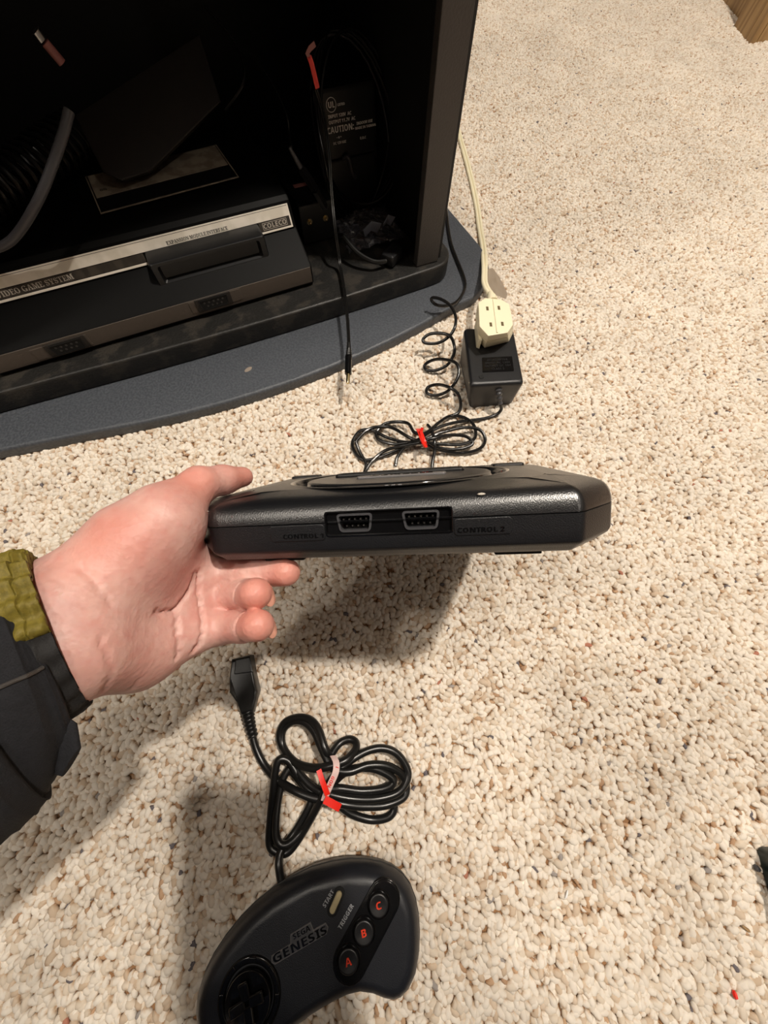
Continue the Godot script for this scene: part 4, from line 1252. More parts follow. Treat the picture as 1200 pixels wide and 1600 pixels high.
	b.strip(curve([Vector3(-0.0352, 0.028, 0.0667), Vector3(-0.0317, 0.033, 0.0698), Vector3(-0.0308, 0.036, 0.0758), Vector3(-0.034, 0.034, 0.0838), Vector3(-0.0373, 0.031, 0.0915), Vector3(-0.0398, 0.026, 0.0988)], 4), side, 0.0052, 0.0006)
	put("paper_strip", b, M.paper, k)
	lettering("strip_print", "DRAGON", 0.0026, 0.0002, M.red_tie, k, k.global_transform.affine_inverse() * face_frame(Vector3(-0.0328, 0.0356, 0.0799), Vector3(-0.0374, 0.03, 0.0917) - Vector3(-0.0313, 0.03, 0.0771), Vector3.UP))
	b = MB.new()
	b.strip([Vector3(-0.0454, 0.033, 0.0761), Vector3(-0.0412, 0.035, 0.0834), Vector3(-0.0364, 0.033, 0.0927)], side, 0.0042, 0.0012)
	put("red_end", b, M.red_tie, k)
	b = MB.new()
	b.strip([Vector3(-0.0389, 0.031, 0.0962), Vector3(-0.033, 0.03, 0.0988), Vector3(-0.0263, 0.026, 0.1027)], Vector3(-0.0387, 0.03, 0.0994) - Vector3(-0.0376, 0.03, 0.0943), 0.0056, 0.0012)
	put("red_end", b, M.red_tie, k)


# ---------------------------------------------------------------- held console (own axes: x right, y up through the top, z out of the front)
func shell_outline(ins: float) -> PackedVector2Array:
	# (x, z) outline with points on the front edge where the port bay begins and ends
	var o := PackedVector2Array()
	var hw := 0.0932
	for x in [-hw + 0.004, -0.06, -0.0292, 0.0, 0.0335, 0.06, hw - 0.004]: o.append(Vector2(x, 0.0))
	o.append(Vector2(hw - 0.0012, -0.0006))
	o.append(Vector2(hw + 0.001, -0.0025))
	o.append(Vector2(0.1125, -0.0215))
	o.append(Vector2(0.1152, -0.0265))
	o.append(Vector2(0.1158, -0.033))
	o.append(Vector2(0.1150, -0.140))
	o.append(Vector2(0.1120, -0.152))
	o.append(Vector2(0.098, -0.165))
	o.append(Vector2(0.088, -0.168))
	o.append(Vector2(-0.088, -0.168))
	o.append(Vector2(-0.098, -0.165))
	o.append(Vector2(-0.1120, -0.152))
	o.append(Vector2(-0.1150, -0.140))
	o.append(Vector2(-0.1145, -0.033))
	o.append(Vector2(-0.1138, -0.0265))
	o.append(Vector2(-0.1110, -0.0215))
	o.append(Vector2(-hw - 0.001, -0.0025))
	o.append(Vector2(-hw + 0.0012, -0.0006))
	return MB.inset(o, ins)


func held_console() -> void:
	var t := thing("game_console", "flat black game console with two controller ports held in the hand", "game console", Vector3(-0.0004, 0.2317, -0.068), Basis(Vector3(0.98576, 0.16693, -0.02022), Vector3(-0.10961, 0.54673, -0.83010), Vector3(-0.12751, 0.82050, 0.55725)))
	var lay := func(levels: Array) -> Array:
		var rings := []
		for q in levels:
			var r := PackedVector3Array()
			for p in shell_outline(q[1]): r.append(Vector3(p.x, q[0], p.y))
			rings.append(r)
		return rings
	var skip := {}
	var low := [[-0.0205, 0.009], [-0.0196, 0.0065], [-0.0178, 0.0045], [-0.0160, 0.0022], [-0.0148, 0.0008], [-0.0132, 0.0], [-0.0072, 0.0], [-0.0003, 0.0], [-0.0003, 0.0008]]
	for i in [2, 3]: skip[Vector2i(6, i)] = true
	var b := MB.new()
	b.loft(lay.call(low), true, true, skip)
	put("lower_shell", b, M.black_lower, t, false, 32)
	skip = {}
	var up := [[0.0003, 0.0008], [0.0003, 0.0], [0.0026, 0.0002], [0.0054, 0.0009], [0.0076, 0.0019], [0.0094, 0.0032], [0.0108, 0.0050], [0.0118, 0.0072], [0.0125, 0.0100], [0.0131, 0.0140], [0.0140, 0.0220], [0.0147, 0.0296]]
	for i in [2, 3]:
		skip[Vector2i(1, i)] = true
		skip[Vector2i(2, i)] = true
	b = MB.new()
	b.loft(lay.call(up), true, false, skip)
	put("upper_shell", b, M.black_shell, t, false, 32)
	# port bay: lining and a face plate with two D openings
	b = MB.new()
	var bx0 := -0.0292
	var bx1 := 0.0335
	var by0 := -0.0072
	var by1 := 0.0054
	var bay := func(z: float, d: float) -> PackedVector3Array:
		var r := PackedVector3Array()
		for p in MB.rrect(bx1 - bx0 - 2 * d, by1 - by0 - 2 * d, 0.0016, 3): r.append(Vector3(p.x + (bx0 + bx1) / 2, p.y + (by0 + by1) / 2, z))
		return r
	b.loft([bay.call(-0.010, 0.0), bay.call(0.0003, -0.0002), bay.call(0.0004, 0.0003), bay.call(-0.0004, 0.0007), bay.call(-0.0105, 0.0008)], false, false)
	put("bay_rim", b, M.gloss_black, t, false, 50)
	for k in [-1, 1]:
		var cx := -0.0143 if k < 0 else 0.0185
		var xa := bx0 if k < 0 else 0.0021
		var xb := 0.0021 if k < 0 else bx1
		var hole := d_outline(0.0186, 0.0094, 0.0)
		b = MB.new()
		var inner := PackedVector3Array()
		var outer := PackedVector3Array()
		var deep := PackedVector3Array()
		for p in hole:
			inner.append(Vector3(cx + p.x, p.y - 0.0006, -0.0012))
			deep.append(Vector3(cx + p.x, p.y - 0.0006, -0.0075))
			var dx := p.x / 0.0093
			var dy := p.y / 0.0047
			var m := maxf(absf(dx), absf(dy))
			dx /= m
			dy /= m
			outer.append(Vector3(lerpf(xa, xb, (dx + 1) / 2), lerpf(by0, by1, (dy + 1) / 2), -0.0012))
		b.loft([deep, inner, outer], false, false)
		put("port_plate", b, M.gloss_black, t, false, 30)
		d_port(t, Transform3D(Basis.IDENTITY, Vector3(cx, -0.0006, -0.0011)), 0.0186, 0.0094, M.rim_grey, M.dark_hole, M.pin_metal, [5, 4])
	# raised name tabs beside the bay
	for k in [[-0.059, -0.0298, "CONTROL 1", -0.041], [0.0341, 0.0609, "CONTROL 2", 0.0465]]:
		b = MB.new()
		var pl := PackedVector2Array()
		for p in MB.rrect(k[1] - k[0], 0.0085, 0.0018, 3): pl.append(Vector2(p.x + (k[0] + k[1]) / 2, p.y - 0.0047))
		b.prism(pl, Transform3D(Basis(Vector3.RIGHT, Vector3.BACK, Vector3.UP), Vector3.ZERO), -0.0006, 0.0005, 0.0004, 2)
		put("name_tab", b, M.black_lower, t, false, 50)
		lettering("raised_lettering", k[2], 0.0023, 0.0005, M.gloss_black, t, Transform3D(Basis.IDENTITY, Vector3(k[3], -0.0062, 0.0006)), "Droid Sans", 1.25)
	# round well on the top with a smooth groove, an inner disc, slot and badge
	var top := shell_outline(0.0296)
	var mid := Vector2(0.0, -0.082)
	var rings := []
	for q in [[0.0, 0.0147], [0.068, 0.0149], [0.0662, 0.0153], [0.0648, 0.0152], [0.0638, 0.0144], [0.0630, 0.0122], [0.0580, 0.0118], [0.0568, 0.0128], [0.0560, 0.0146], [0.0548, 0.0154], [0.0530, 0.0157], [0.002, 0.0160]]:
		var r := PackedVector3Array()
		for k in range(96):
			var d := Vector2.from_angle(TAU * k / 96.0)
			var p := mid + Vector2(d.x * 1.12, d.y * 0.96) * float(q[0])
			if q[0] == 0.0:
				for i in range(top.size()):
					var hit = Geometry2D.segment_intersects_segment(mid, mid + d * 0.5, top[i], top[(i + 1) % top.size()])
					if hit != null: p = hit
			r.append(Vector3(p.x, q[1], p.y))
		rings.append(r)
	b = MB.new()
	b.loft(rings.slice(0, 3), false, false)
	put("top_panel", b, M.black_shell, t, false, 50)
	b = MB.new()
	b.loft(rings.slice(2, 9), false, false)
	put("top_well", b, M.gloss_black, t, false, 45)
	b = MB.new()
	b.loft(rings.slice(8), false, true)
	put("top_disc", b, M.black_shell, t, false, 45)
	b = MB.new()
	b.prism(MB.rrect(0.092, 0.014, 0.003), Transform3D(Basis.IDENTITY, Vector3(0, 0, -0.092)), 0.0150, 0.0180, 0.0012)
	put("cartridge_slot", b, M.satin_black, t, false)
	b = MB.new()
	b.prism(MB.rrect(0.084, 0.007, 0.001), Transform3D(Basis.IDENTITY, Vector3(0, 0, -0.092)), 0.0170, 0.0182, 0.0003)
	put("slot_opening", b, M.dark_hole, t, false)
	b = MB.new()
	b.prism(MB.rrect(0.058, 0.009, 0.002), Transform3D(Basis.IDENTITY, Vector3(0.004, 0, -0.066)), 0.0150, 0.0172, 0.0006)
	put("badge_plate", b, M.badge, t, false)
	lettering("badge_lettering", "GENESIS", 0.005, 0.0003, M.gloss_black, t, face_frame(Vector3(0.004, 0.0173, -0.066), Vector3.RIGHT, Vector3.UP), "Droid Sans", 1.5)
	for k in range(3):
		b = MB.new()
		b.box(Transform3D(Basis.IDENTITY, Vector3(0.004 + 0.0035 * (k - 1), 0.0152, -0.0185)), Vector3(0.0022, 0.0008, 0.0012), 0.0003)
		put("well_mark", b, M.badge, t, false)
	for s in [-1, 1]:
		b = MB.new()
		b.prism(MB.rrect(0.024, 0.013, 0.003), Transform3D(Basis.IDENTITY, Vector3(s * 0.082, 0, -0.128)), 0.012, 0.0160, 0.0012)
		put("push_button", b, M.satin_black, t, false)
	for s in [-1, 1]:
		b = MB.new()
		b.prism(MB.rrect(0.023, 0.012, 0.001), Transform3D(Basis.IDENTITY, Vector3(0.066 if s > 0 else -0.0585, 0, -0.018)), -0.0228, -0.0204, 0.0005)
		put("foot_pad", b, M.dark_hole, t, false)
		b = MB.new()
		b.prism(MB.rrect(0.023, 0.012, 0.001), Transform3D(Basis.IDENTITY, Vector3(s * 0.062, 0, -0.145)), -0.0228, -0.0204, 0.0005)
		put("foot_pad", b, M.dark_hole, t, false)
	# small pale scuffs in the plastic
	for q in [[0.0475, 0.0103, -0.0025, 0.004], [-0.0925, 0.0085, -0.0016, 0.0012], [0.115, 0.0005, -0.026, 0.0012]]:
		b = MB.new()
		b.lathe([Vector2(0.0001, 0.0), Vector2(q[3] * 0.5, 0.0), Vector2(q[3] * 0.4, 0.0003), Vector2(0.0001, 0.0004)], Transform3D(Basis(Vector3.RIGHT, 0.9), Vector3(q[0], q[1], q[2])), 8, 1.0, 0.35)
		put("scuff", b, M.silver_print, t, false)


# ---------------------------------------------------------------- person
class Field:
	# groups of tapered capsules: [blend inside the group, blend with the rest, [[a, b, ra, rb], ...]]
	var groups := []
	var dents := []          # [points, width, depth] grooves along lines on the surface

	func cap(p: Vector3, q: Array) -> float:
		var a: Vector3 = q[0]
		var ba: Vector3 = q[1] - a
		var t := clampf((p - a).dot(ba) / maxf(ba.length_squared(), 1e-9), 0.0, 1.0)
		return (p - a - ba * t).length() - lerpf(q[2], q[3], t)

	func near(c: Vector3, reach: float) -> Array:
		var o := []
		for g in groups:
			var l := []
			for q in g[2]:
				if cap(c, q) < reach + g[0] + g[1]: l.append(q)
			if l.size() > 0: o.append([g[0], g[1], l, g.size() > 3])
		return o

	func at(p: Vector3, gs: Array) -> float:
		var d := 1.0
		var core := 1.0
		for g in gs:
			var e := 1.0
			var k: float = g[0]
			for q in g[2]:
				var s := cap(p, q)
				var h := maxf(k - absf(s - e), 0.0) / k
				e = minf(e, s) - h * h * k * 0.25
			k = g[1]
			if g[3]:                # a finger: blends with the palm, not with its neighbours
				var h3 := maxf(k - absf(e - core), 0.0) / k
				d = minf(d, minf(core, e) - h3 * h3 * k * 0.25)
				continue
			var h2 := maxf(k - absf(e - d), 0.0) / k
			d = minf(d, e) - h2 * h2 * k * 0.25
			core = d
		return d

	# surface nets on a grid, visiting only blocks near the surface
	func mesh(mb: MB, cell: float) -> void:
		var lo := Vector3.ONE * 1e9
		var hi := -lo
		for g in groups:
			for q in g[2]:
				var r: float = maxf(q[2], q[3]) + cell * 2.0
				lo = lo.min(q[0] - Vector3.ONE * r).min(q[1] - Vector3.ONE * r)
				hi = hi.max(q[0] + Vector3.ONE * r).max(q[1] + Vector3.ONE * r)
		var BS := 8
		var nb := Vector3i(((hi - lo) / (cell * BS)).ceil()) + Vector3i.ONE
		var n := nb * BS + Vector3i.ONE
		var val := PackedFloat32Array()
		val.resize(n.x * n.y * n.z)
		val.fill(1.0)
		var sy := n.x
		var sz := n.x * n.y
		var act := []
		var half := cell * BS * 0.5
		for bz in range(nb.z):
			for by in range(nb.y):
				for bx in range(nb.x):
					var c := lo + Vector3(bx, by, bz) * cell * BS + Vector3.ONE * half
					var gs := near(c, half * 1.8)
					var d := at(c, gs) if gs.size() > 0 else 1.0
					if absf(d) > half * 1.8:
						if d < 0.0:
							for z in range(BS + 1):
								for y in range(BS + 1):
									for x in range(BS + 1):
										var i := bx * BS + x + (by * BS + y) * sy + (bz * BS + z) * sz
										if val[i] == 1.0: val[i] = -1.0
						continue
					act.append(Vector3i(bx, by, bz))
					for z in range(BS + 1):
						for y in range(BS + 1):
							for x in range(BS + 1):
								var gx := bx * BS + x
								var gy := by * BS + y
								var gz := bz * BS + z
								var i := gx + gy * sy + gz * sz
								if absf(val[i]) == 1.0: val[i] = clampf(at(lo + Vector3(gx, gy, gz) * cell, gs), -0.9, 0.9)
		var vid := {}
		var off := [0, 1, sy, sy + 1, sz, sz + 1, sz + sy, sz + sy + 1]
		var edges := [[0, 1], [2, 3], [4, 5], [6, 7], [0, 2], [1, 3], [4, 6], [5, 7], [0, 4], [1, 5], [2, 6], [3, 7]]
		var cor := [Vector3(0, 0, 0), Vector3(1, 0, 0), Vector3(0, 1, 0), Vector3(1, 1, 0), Vector3(0, 0, 1), Vector3(1, 0, 1), Vector3(0, 1, 1), Vector3(1, 1, 1)]
		for bl in act:
			for z in range(BS):
				for y in range(BS):
					for x in range(BS):
						var g := Vector3i(bl.x * BS + x, bl.y * BS + y, bl.z * BS + z)
						var i := g.x + g.y * sy + g.z * sz
						var m := 0
						for k in range(8):
							if val[i + off[k]] < 0.0: m += 1
						if m == 0 or m == 8: continue
						var s := Vector3.ZERO
						var cnt := 0
						for e in edges:
							var a: float = val[i + off[e[0]]]
							var b: float = val[i + off[e[1]]]
							if (a < 0.0) != (b < 0.0):
								s += cor[e[0]].lerp(cor[e[1]], a / (a - b))
								cnt += 1
						vid[i] = mb.add(lo + (Vector3(g) + s / cnt) * cell)
		for i in vid.keys():
			var a := val[i] < 0.0
			for q in [[1, sy, sz], [sy, sz, 1], [sz, 1, sy]]:
				if (val[i + q[0]] < 0.0) == a: continue
				var v0 = vid[i]
				var v1 = vid.get(i - q[1], -1)
				var v2 = vid.get(i - q[1] - q[2], -1)
				var v3 = vid.get(i - q[2], -1)
				if v1 < 0 or v2 < 0 or v3 < 0: continue
				if a: mb.quad(v0, v1, v2, v3)
				else: mb.quad(v0, v3, v2, v1)


func skin_tint(mb: MB, from: int, red_at: Array) -> void:
	var n := FastNoiseLite.new()
	n.seed = 31
	n.frequency = 40.0
	n.fractal_octaves = 4
	var n2 := FastNoiseLite.new()
	n2.seed = 7
	n2.frequency = 160.0
	mb.c.resize(mb.v.size())
	for i in range(from, mb.v.size()):
		var p := mb.v[i]
		var q := n.get_noise_3dv(p)
		var c := Color(0.60, 0.31, 0.265).lerp(Color(0.69, 0.42, 0.365), clampf(0.5 + q * 1.4, 0, 1))
		c = c.lerp(Color(0.60, 0.24, 0.195), clampf(n2.get_noise_3dv(p) * 0.8, 0.0, 0.35))
		for r in red_at:
			c = c.lerp(Color(0.62, 0.225, 0.17), 0.7 * smoothstep(r[1], r[1] * 0.3, p.distance_to(r[0])))
		mb.c[i] = c


func person() -> void:
	var t := thing("person", "person in a dark navy jacket with olive inner cuff holding up a console", "person", Vector3(0, 0, 0.42))
	var skin := MB.new()
	# ---- left hand, seen palm first
	var F := Field.new()
	F.groups = [
		[0.016, 0.004, [[Vector3(-0.1405, 0.2337, -0.0184), Vector3(-0.1279, 0.2095, -0.038), 0.0175, 0.018], [Vector3(-0.1261, 0.2294, -0.0034), Vector3(-0.1206, 0.2, -0.0059), 0.0155, 0.016], [Vector3(-0.1398, 0.2249, -0.0133), Vector3(-0.1258, 0.1831, -0.0323), 0.017, 0.016], [Vector3(-0.1575, 0.2406, 0.0035), Vector3(-0.1405, 0.2337, -0.0184), 0.021, 0.0175], [Vector3(-0.1466, 0.2399, 0.0176), Vector3(-0.1261, 0.2294, -0.0034), 0.018, 0.0155], [Vector3(-0.1206, 0.2, -0.0059), Vector3(-0.1047, 0.188, -0.0159), 0.016, 0.012], [Vector3(-0.1279, 0.2095, -0.038), Vector3(-0.1168, 0.188, -0.0539), 0.018, 0.013], [Vector3(-0.1258, 0.1831, -0.0323), Vector3(-0.1117, 0.1823, -0.033), 0.015, 0.013]]],
		[0.014, 0.016, [[Vector3(-0.1142, 0.2126, -0.0629), Vector3(-0.1133, 0.1907, -0.0525), 0.0135, 0.012], [Vector3(-0.1317, 0.2299, -0.0298), Vector3(-0.1207, 0.2234, -0.0527), 0.0165, 0.0197], [Vector3(-0.1207, 0.2234, -0.0527), Vector3(-0.1092, 0.223, -0.067), 0.0197, 0.016]]],
		[0.006, 0.010, [[Vector3(-0.1124, 0.221, -0.0723), Vector3(-0.1038, 0.2135, -0.0927), 0.0145, 0.0092], [Vector3(-0.1038, 0.2135, -0.0927), Vector3(-0.0971, 0.2022, -0.102), 0.0092, 0.0076], [Vector3(-0.0971, 0.2022, -0.102), Vector3(-0.0907, 0.1907, -0.1107), 0.0082, 0.0064]]],
		[0.003, 0.007, [[Vector3(-0.1162, 0.1898, -0.058), Vector3(-0.1026, 0.1604, -0.0656), 0.0105, 0.0088], [Vector3(-0.1026, 0.1604, -0.0656), Vector3(-0.0756, 0.1471, -0.0753), 0.0085, 0.0075], [Vector3(-0.0756, 0.1471, -0.0753), Vector3(-0.0531, 0.1482, -0.0778), 0.0075, 0.0065]], true],
		[0.003, 0.006, [[Vector3(-0.1116, 0.1879, -0.0436), Vector3(-0.0941, 0.1799, -0.0504), 0.011, 0.0098], [Vector3(-0.0941, 0.1799, -0.0504), Vector3(-0.0693, 0.1867, -0.0508), 0.0095, 0.0086], [Vector3(-0.0693, 0.1867, -0.0508), Vector3(-0.0532, 0.1958, -0.0492), 0.0086, 0.0078]], true],
		[0.003, 0.006, [[Vector3(-0.1082, 0.186, -0.029), Vector3(-0.0947, 0.1756, -0.0378), 0.011, 0.01], [Vector3(-0.0947, 0.1756, -0.0378), Vector3(-0.0774, 0.1866, -0.0379), 0.0098, 0.009], [Vector3(-0.077, 0.1876, -0.0378), Vector3(-0.0645, 0.206, -0.035), 0.0084, 0.0082]], true],
		[0.003, 0.006, [[Vector3(-0.1035, 0.1887, -0.0152), Vector3(-0.09, 0.1799, -0.02), 0.011, 0.0096], [Vector3(-0.09, 0.1799, -0.02), Vector3(-0.0741, 0.1886, -0.02), 0.0092, 0.0086], [Vector3(-0.0737, 0.1897, -0.0199), Vector3(-0.0609, 0.2057, -0.0193), 0.008, 0.008]], true]]
	F.mesh(skin, 0.0015)
	dent(skin, 0, [
		[[Vector3(-0.0983, 0.2035, -0.0444), Vector3(-0.1009, 0.202, -0.0408), Vector3(-0.1063, 0.2009, -0.0334), Vector3(-0.1138, 0.202, -0.0256), Vector3(-0.1205, 0.207, -0.0246), Vector3(-0.1249, 0.2132, -0.0266)], 0.0012, 0.0024],
		[[Vector3(-0.1137, 0.2016, -0.0247), Vector3(-0.1089, 0.2001, -0.0187), Vector3(-0.1046, 0.2004, -0.0095), Vector3(-0.1029, 0.2001, -0.0035)], 0.0011, 0.0018],
		[[Vector3(-0.1026, 0.1995, -0.0477), Vector3(-0.101, 0.194, -0.0349), Vector3(-0.0973, 0.1923, -0.0234), Vector3(-0.0936, 0.1939, -0.0119), Vector3(-0.0933, 0.1947, -0.0038)], 0.0011, 0.0024],
		[[Vector3(-0.0697, 0.2016, -0.0248), Vector3(-0.0697, 0.199, -0.0187), Vector3(-0.0699, 0.1942, -0.0128)], 0.0009, 0.0018],
		[[Vector3(-0.0763, 0.2021, -0.0411), Vector3(-0.0764, 0.1997, -0.0355), Vector3(-0.0752, 0.1953, -0.0305)], 0.0009, 0.0018],
		[[Vector3(-0.1142, 0.212, 0.0015), Vector3(-0.1154, 0.2097, 0.007)], 0.0010, 0.0006],
		[[Vector3(-0.1232, 0.2521, -0.0359), Vector3(-0.1152, 0.2497, -0.0302), Vector3(-0.112, 0.2411, -0.0229)], 0.0012, 0.0008],
		[[Vector3(-0.1142, 0.24, -0.0077), Vector3(-0.1128, 0.2342, 0.0005), Vector3(-0.1159, 0.2272, 0.0092)], 0.0012, 0.0010]])
	skin_tint(skin, 0, [[Vector3(-0.0605, 0.2068, -0.0192), 0.018], [Vector3(-0.0638, 0.2082, -0.035), 0.018], [Vector3(-0.0499, 0.1979, -0.0492), 0.02], [Vector3(-0.09, 0.196, -0.1078), 0.02], [Vector3(-0.1039, 0.2202, -0.0881), 0.022], [Vector3(-0.116, 0.2574, -0.048), 0.03]])
	var first := skin.v.size()
	# ---- head and neck
	F = Field.new()
	var hc := Vector3(0.0, 0.76, 0.30)
	var fwd := Vector3(0, -0.62, -0.78)
	var hu := Vector3(0, 0.78, -0.62)
	var hx := Vector3.RIGHT
	var hp := func(x: float, y: float, z: float) -> Vector3: return hc + hx * x + hu * y + fwd * z
	F.groups = [
		[0.03, 0.02, [[hp.call(0, 0.035, -0.025), hp.call(0, 0.03, 0.02), 0.076, 0.072], [hp.call(0, -0.03, 0.02), hp.call(0, -0.085, 0.055), 0.058, 0.030], [hp.call(0, -0.05, -0.03), Vector3(0, 0.62, 0.40), 0.054, 0.058]]],
		[0.01, 0.012, [[hp.call(0, 0.015, 0.088), hp.call(0, -0.025, 0.108), 0.007, 0.012], [hp.call(-0.012, -0.027, 0.098), hp.call(0.012, -0.027, 0.098), 0.007, 0.007]]],
		[0.006, 0.008, [[hp.call(-0.018, -0.055, 0.086), hp.call(0.018, -0.055, 0.086), 0.006, 0.006], [hp.call(-0.016, -0.066, 0.083), hp.call(0.016, -0.066, 0.083), 0.007, 0.007]]],
		[0.006, 0.006, [[hp.call(-0.077, 0.015, -0.02), hp.call(-0.074, -0.02, -0.012), 0.012, 0.009], [hp.call(0.077, 0.015, -0.02), hp.call(0.074, -0.02, -0.012), 0.012, 0.009]]]]
	F.mesh(skin, 0.004)
	# ---- right hand round the phone
	F = Field.new()
	var pd := Basis(Vector3(0.99920, 0.01583, -0.03670), Vector3(-0.03997, 0.39578, -0.91748), Vector3(0.00000, 0.91821, 0.39610))
	var px := pd.x
	var pdn := -pd.y
	var pbk := pd.z
	var ph := func(x: float, d: float, bk: float) -> Vector3: return Vector3(0, 0.4, 0) + px * (x + 0.028) + pdn * (d + 0.010) + pbk * bk
	F.groups = [[0.014, 0.006, [[ph.call(0.055, 0.10, 0.012), ph.call(0.058, 0.045, 0.012), 0.017, 0.013], [ph.call(0.062, 0.115, 0.02), ph.call(0.095, 0.20, 0.05), 0.020, 0.024]]]]
	for k in range(4):
		var d := 0.040 + 0.019 * k
		F.groups.append([0.003, 0.006, [[ph.call(0.056, d, 0.006), ph.call(0.048, d - 0.004, -0.0035 + 0.009), 0.009, 0.0085], [ph.call(0.050, d - 0.004, 0.004), ph.call(0.045, d - 0.006, 0.004), 0.0085, 0.0075]]])
	F.groups.append([0.004, 0.010, [[ph.call(0.056, 0.095, 0.022), ph.call(0.040, 0.065, 0.026), 0.011, 0.0095], [ph.call(0.040, 0.065, 0.026), ph.call(0.018, 0.050, 0.024), 0.0095, 0.008]]])
	F.mesh(skin, 0.0035)
	# ---- the body inside the clothes
	F = Field.new()
	F.groups = [[0.06, 0.03, [
		[Vector3(0, 0.26, 0.52), Vector3(0, 0.40, 0.48), 0.10, 0.10], [Vector3(-0.06, 0.42, 0.47), Vector3(-0.07, 0.56, 0.42), 0.085, 0.075], [Vector3(0.06, 0.42, 0.47), Vector3(0.07, 0.56, 0.42), 0.085, 0.075],
		[Vector3(0, 0.58, 0.42), Vector3(0, 0.64, 0.39), 0.05, 0.05],
		[Vector3(-0.15, 0.58, 0.40), Vector3(-0.29, 0.35, 0.20), 0.045, 0.034], [Vector3(-0.29, 0.35, 0.20), Vector3(-0.1551, 0.2408, 0.008), 0.034, 0.024],
		[Vector3(0.15, 0.58, 0.40), Vector3(0.26, 0.36, 0.30), 0.045, 0.034], [Vector3(0.26, 0.36, 0.30), ph.call(0.095, 0.20, 0.05), 0.034, 0.024],
		[Vector3(-0.08, 0.26, 0.52), Vector3(-0.19, 0.34, 0.25), 0.065, 0.048], [Vector3(0.08, 0.26, 0.52), Vector3(0.21, 0.33, 0.27), 0.065, 0.048],
		[Vector3(-0.19, 0.34, 0.25), Vector3(-0.17, 0.075, 0.50), 0.046, 0.034], [Vector3(0.21, 0.33, 0.27), Vector3(0.19, 0.075, 0.50), 0.046, 0.034]]]]
	F.mesh(skin, 0.012)
	skin_tint(skin, first, [])
	nails(put("body", skin, M.skin, t, true, 180))
	# ---- jacket: torso, hood-less collar, right sleeve; the left sleeve's end is swept separately
	F = Field.new()
	F.groups = [[0.05, 0.03, [
		[Vector3(0, 0.30, 0.51), Vector3(0, 0.42, 0.48), 0.145, 0.14], [Vector3(-0.06, 0.43, 0.47), Vector3(-0.08, 0.55, 0.43), 0.12, 0.105], [Vector3(0.06, 0.43, 0.47), Vector3(0.08, 0.55, 0.43), 0.12, 0.105],
		[Vector3(-0.15, 0.58, 0.40), Vector3(-0.29, 0.35, 0.20), 0.075, 0.062],
		[Vector3(0.15, 0.58, 0.40), Vector3(0.26, 0.36, 0.30), 0.075, 0.062], [Vector3(0.26, 0.36, 0.30), ph.call(0.11, 0.215, 0.055), 0.060, 0.044]]]]
	var jk := MB.new()
	F.mesh(jk, 0.012)
	put("jacket", jk, M.jacket, t, true, 180)
	sleeve(t)
	# ---- jeans, shoes, hair, phone
	F = Field.new()
	F.groups = [[0.05, 0.03, [
		[Vector3(0, 0.25, 0.53), Vector3(0, 0.31, 0.51), 0.13, 0.12],
		[Vector3(-0.08, 0.26, 0.52), Vector3(-0.19, 0.34, 0.25), 0.09, 0.066], [Vector3(0.08, 0.26, 0.52), Vector3(0.21, 0.33, 0.27), 0.09, 0.066],
		[Vector3(-0.19, 0.34, 0.25), Vector3(-0.17, 0.10, 0.49), 0.062, 0.052], [Vector3(0.21, 0.33, 0.27), Vector3(0.19, 0.10, 0.49), 0.062, 0.052]]]]
	var je := MB.new()
	F.mesh(je, 0.012)
	put("jeans", je, M.denim, t, true, 180)
	for s in [-1, 1]:
		F = Field.new()
		var x: float = -0.17 if s < 0 else 0.19
		F.groups = [[0.03, 0.02, [[Vector3(x, 0.045, 0.53), Vector3(x, 0.035, 0.36), 0.042, 0.036], [Vector3(x, 0.09, 0.50), Vector3(x, 0.05, 0.48), 0.042, 0.042]]]]
		var sh := MB.new()
		F.mesh(sh, 0.008)
		put("shoe", sh, M.satin_black, t, true, 180)
	F = Field.new()
	F.groups = [[0.03, 0.02, [[hp.call(0, 0.055, -0.04), hp.call(0, 0.065, 0.02), 0.078, 0.068], [hp.call(0, 0.0, -0.055), hp.call(0, 0.05, -0.03), 0.066, 0.078]]]]
	var hr := MB.new()
	F.mesh(hr, 0.007)
	put("hair", hr, M.hair, t, true, 180)
	var p := thing("phone", "black camera phone held upright in the right hand above the carpet", "phone", ph.call(0.0, 0.05, 0.008), pd)
	var b := MB.new()
	b.prism(MB.rrect(0.074, 0.156, 0.010, 4), Transform3D(Basis(Vector3.RIGHT, Vector3.BACK, Vector3.DOWN), Vector3.ZERO), -0.004, 0.004, 0.002)
	put("body", b, M.satin_black, p, false)
	b = MB.new()
	b.prism(MB.rrect(0.068, 0.148, 0.007, 4), Transform3D(Basis(Vector3.RIGHT, Vector3.BACK, Vector3.DOWN), Vector3.ZERO), 0.0038, 0.0045, 0.0002, 1)
	put("screen_glass", b, M.gloss_black, p, false)


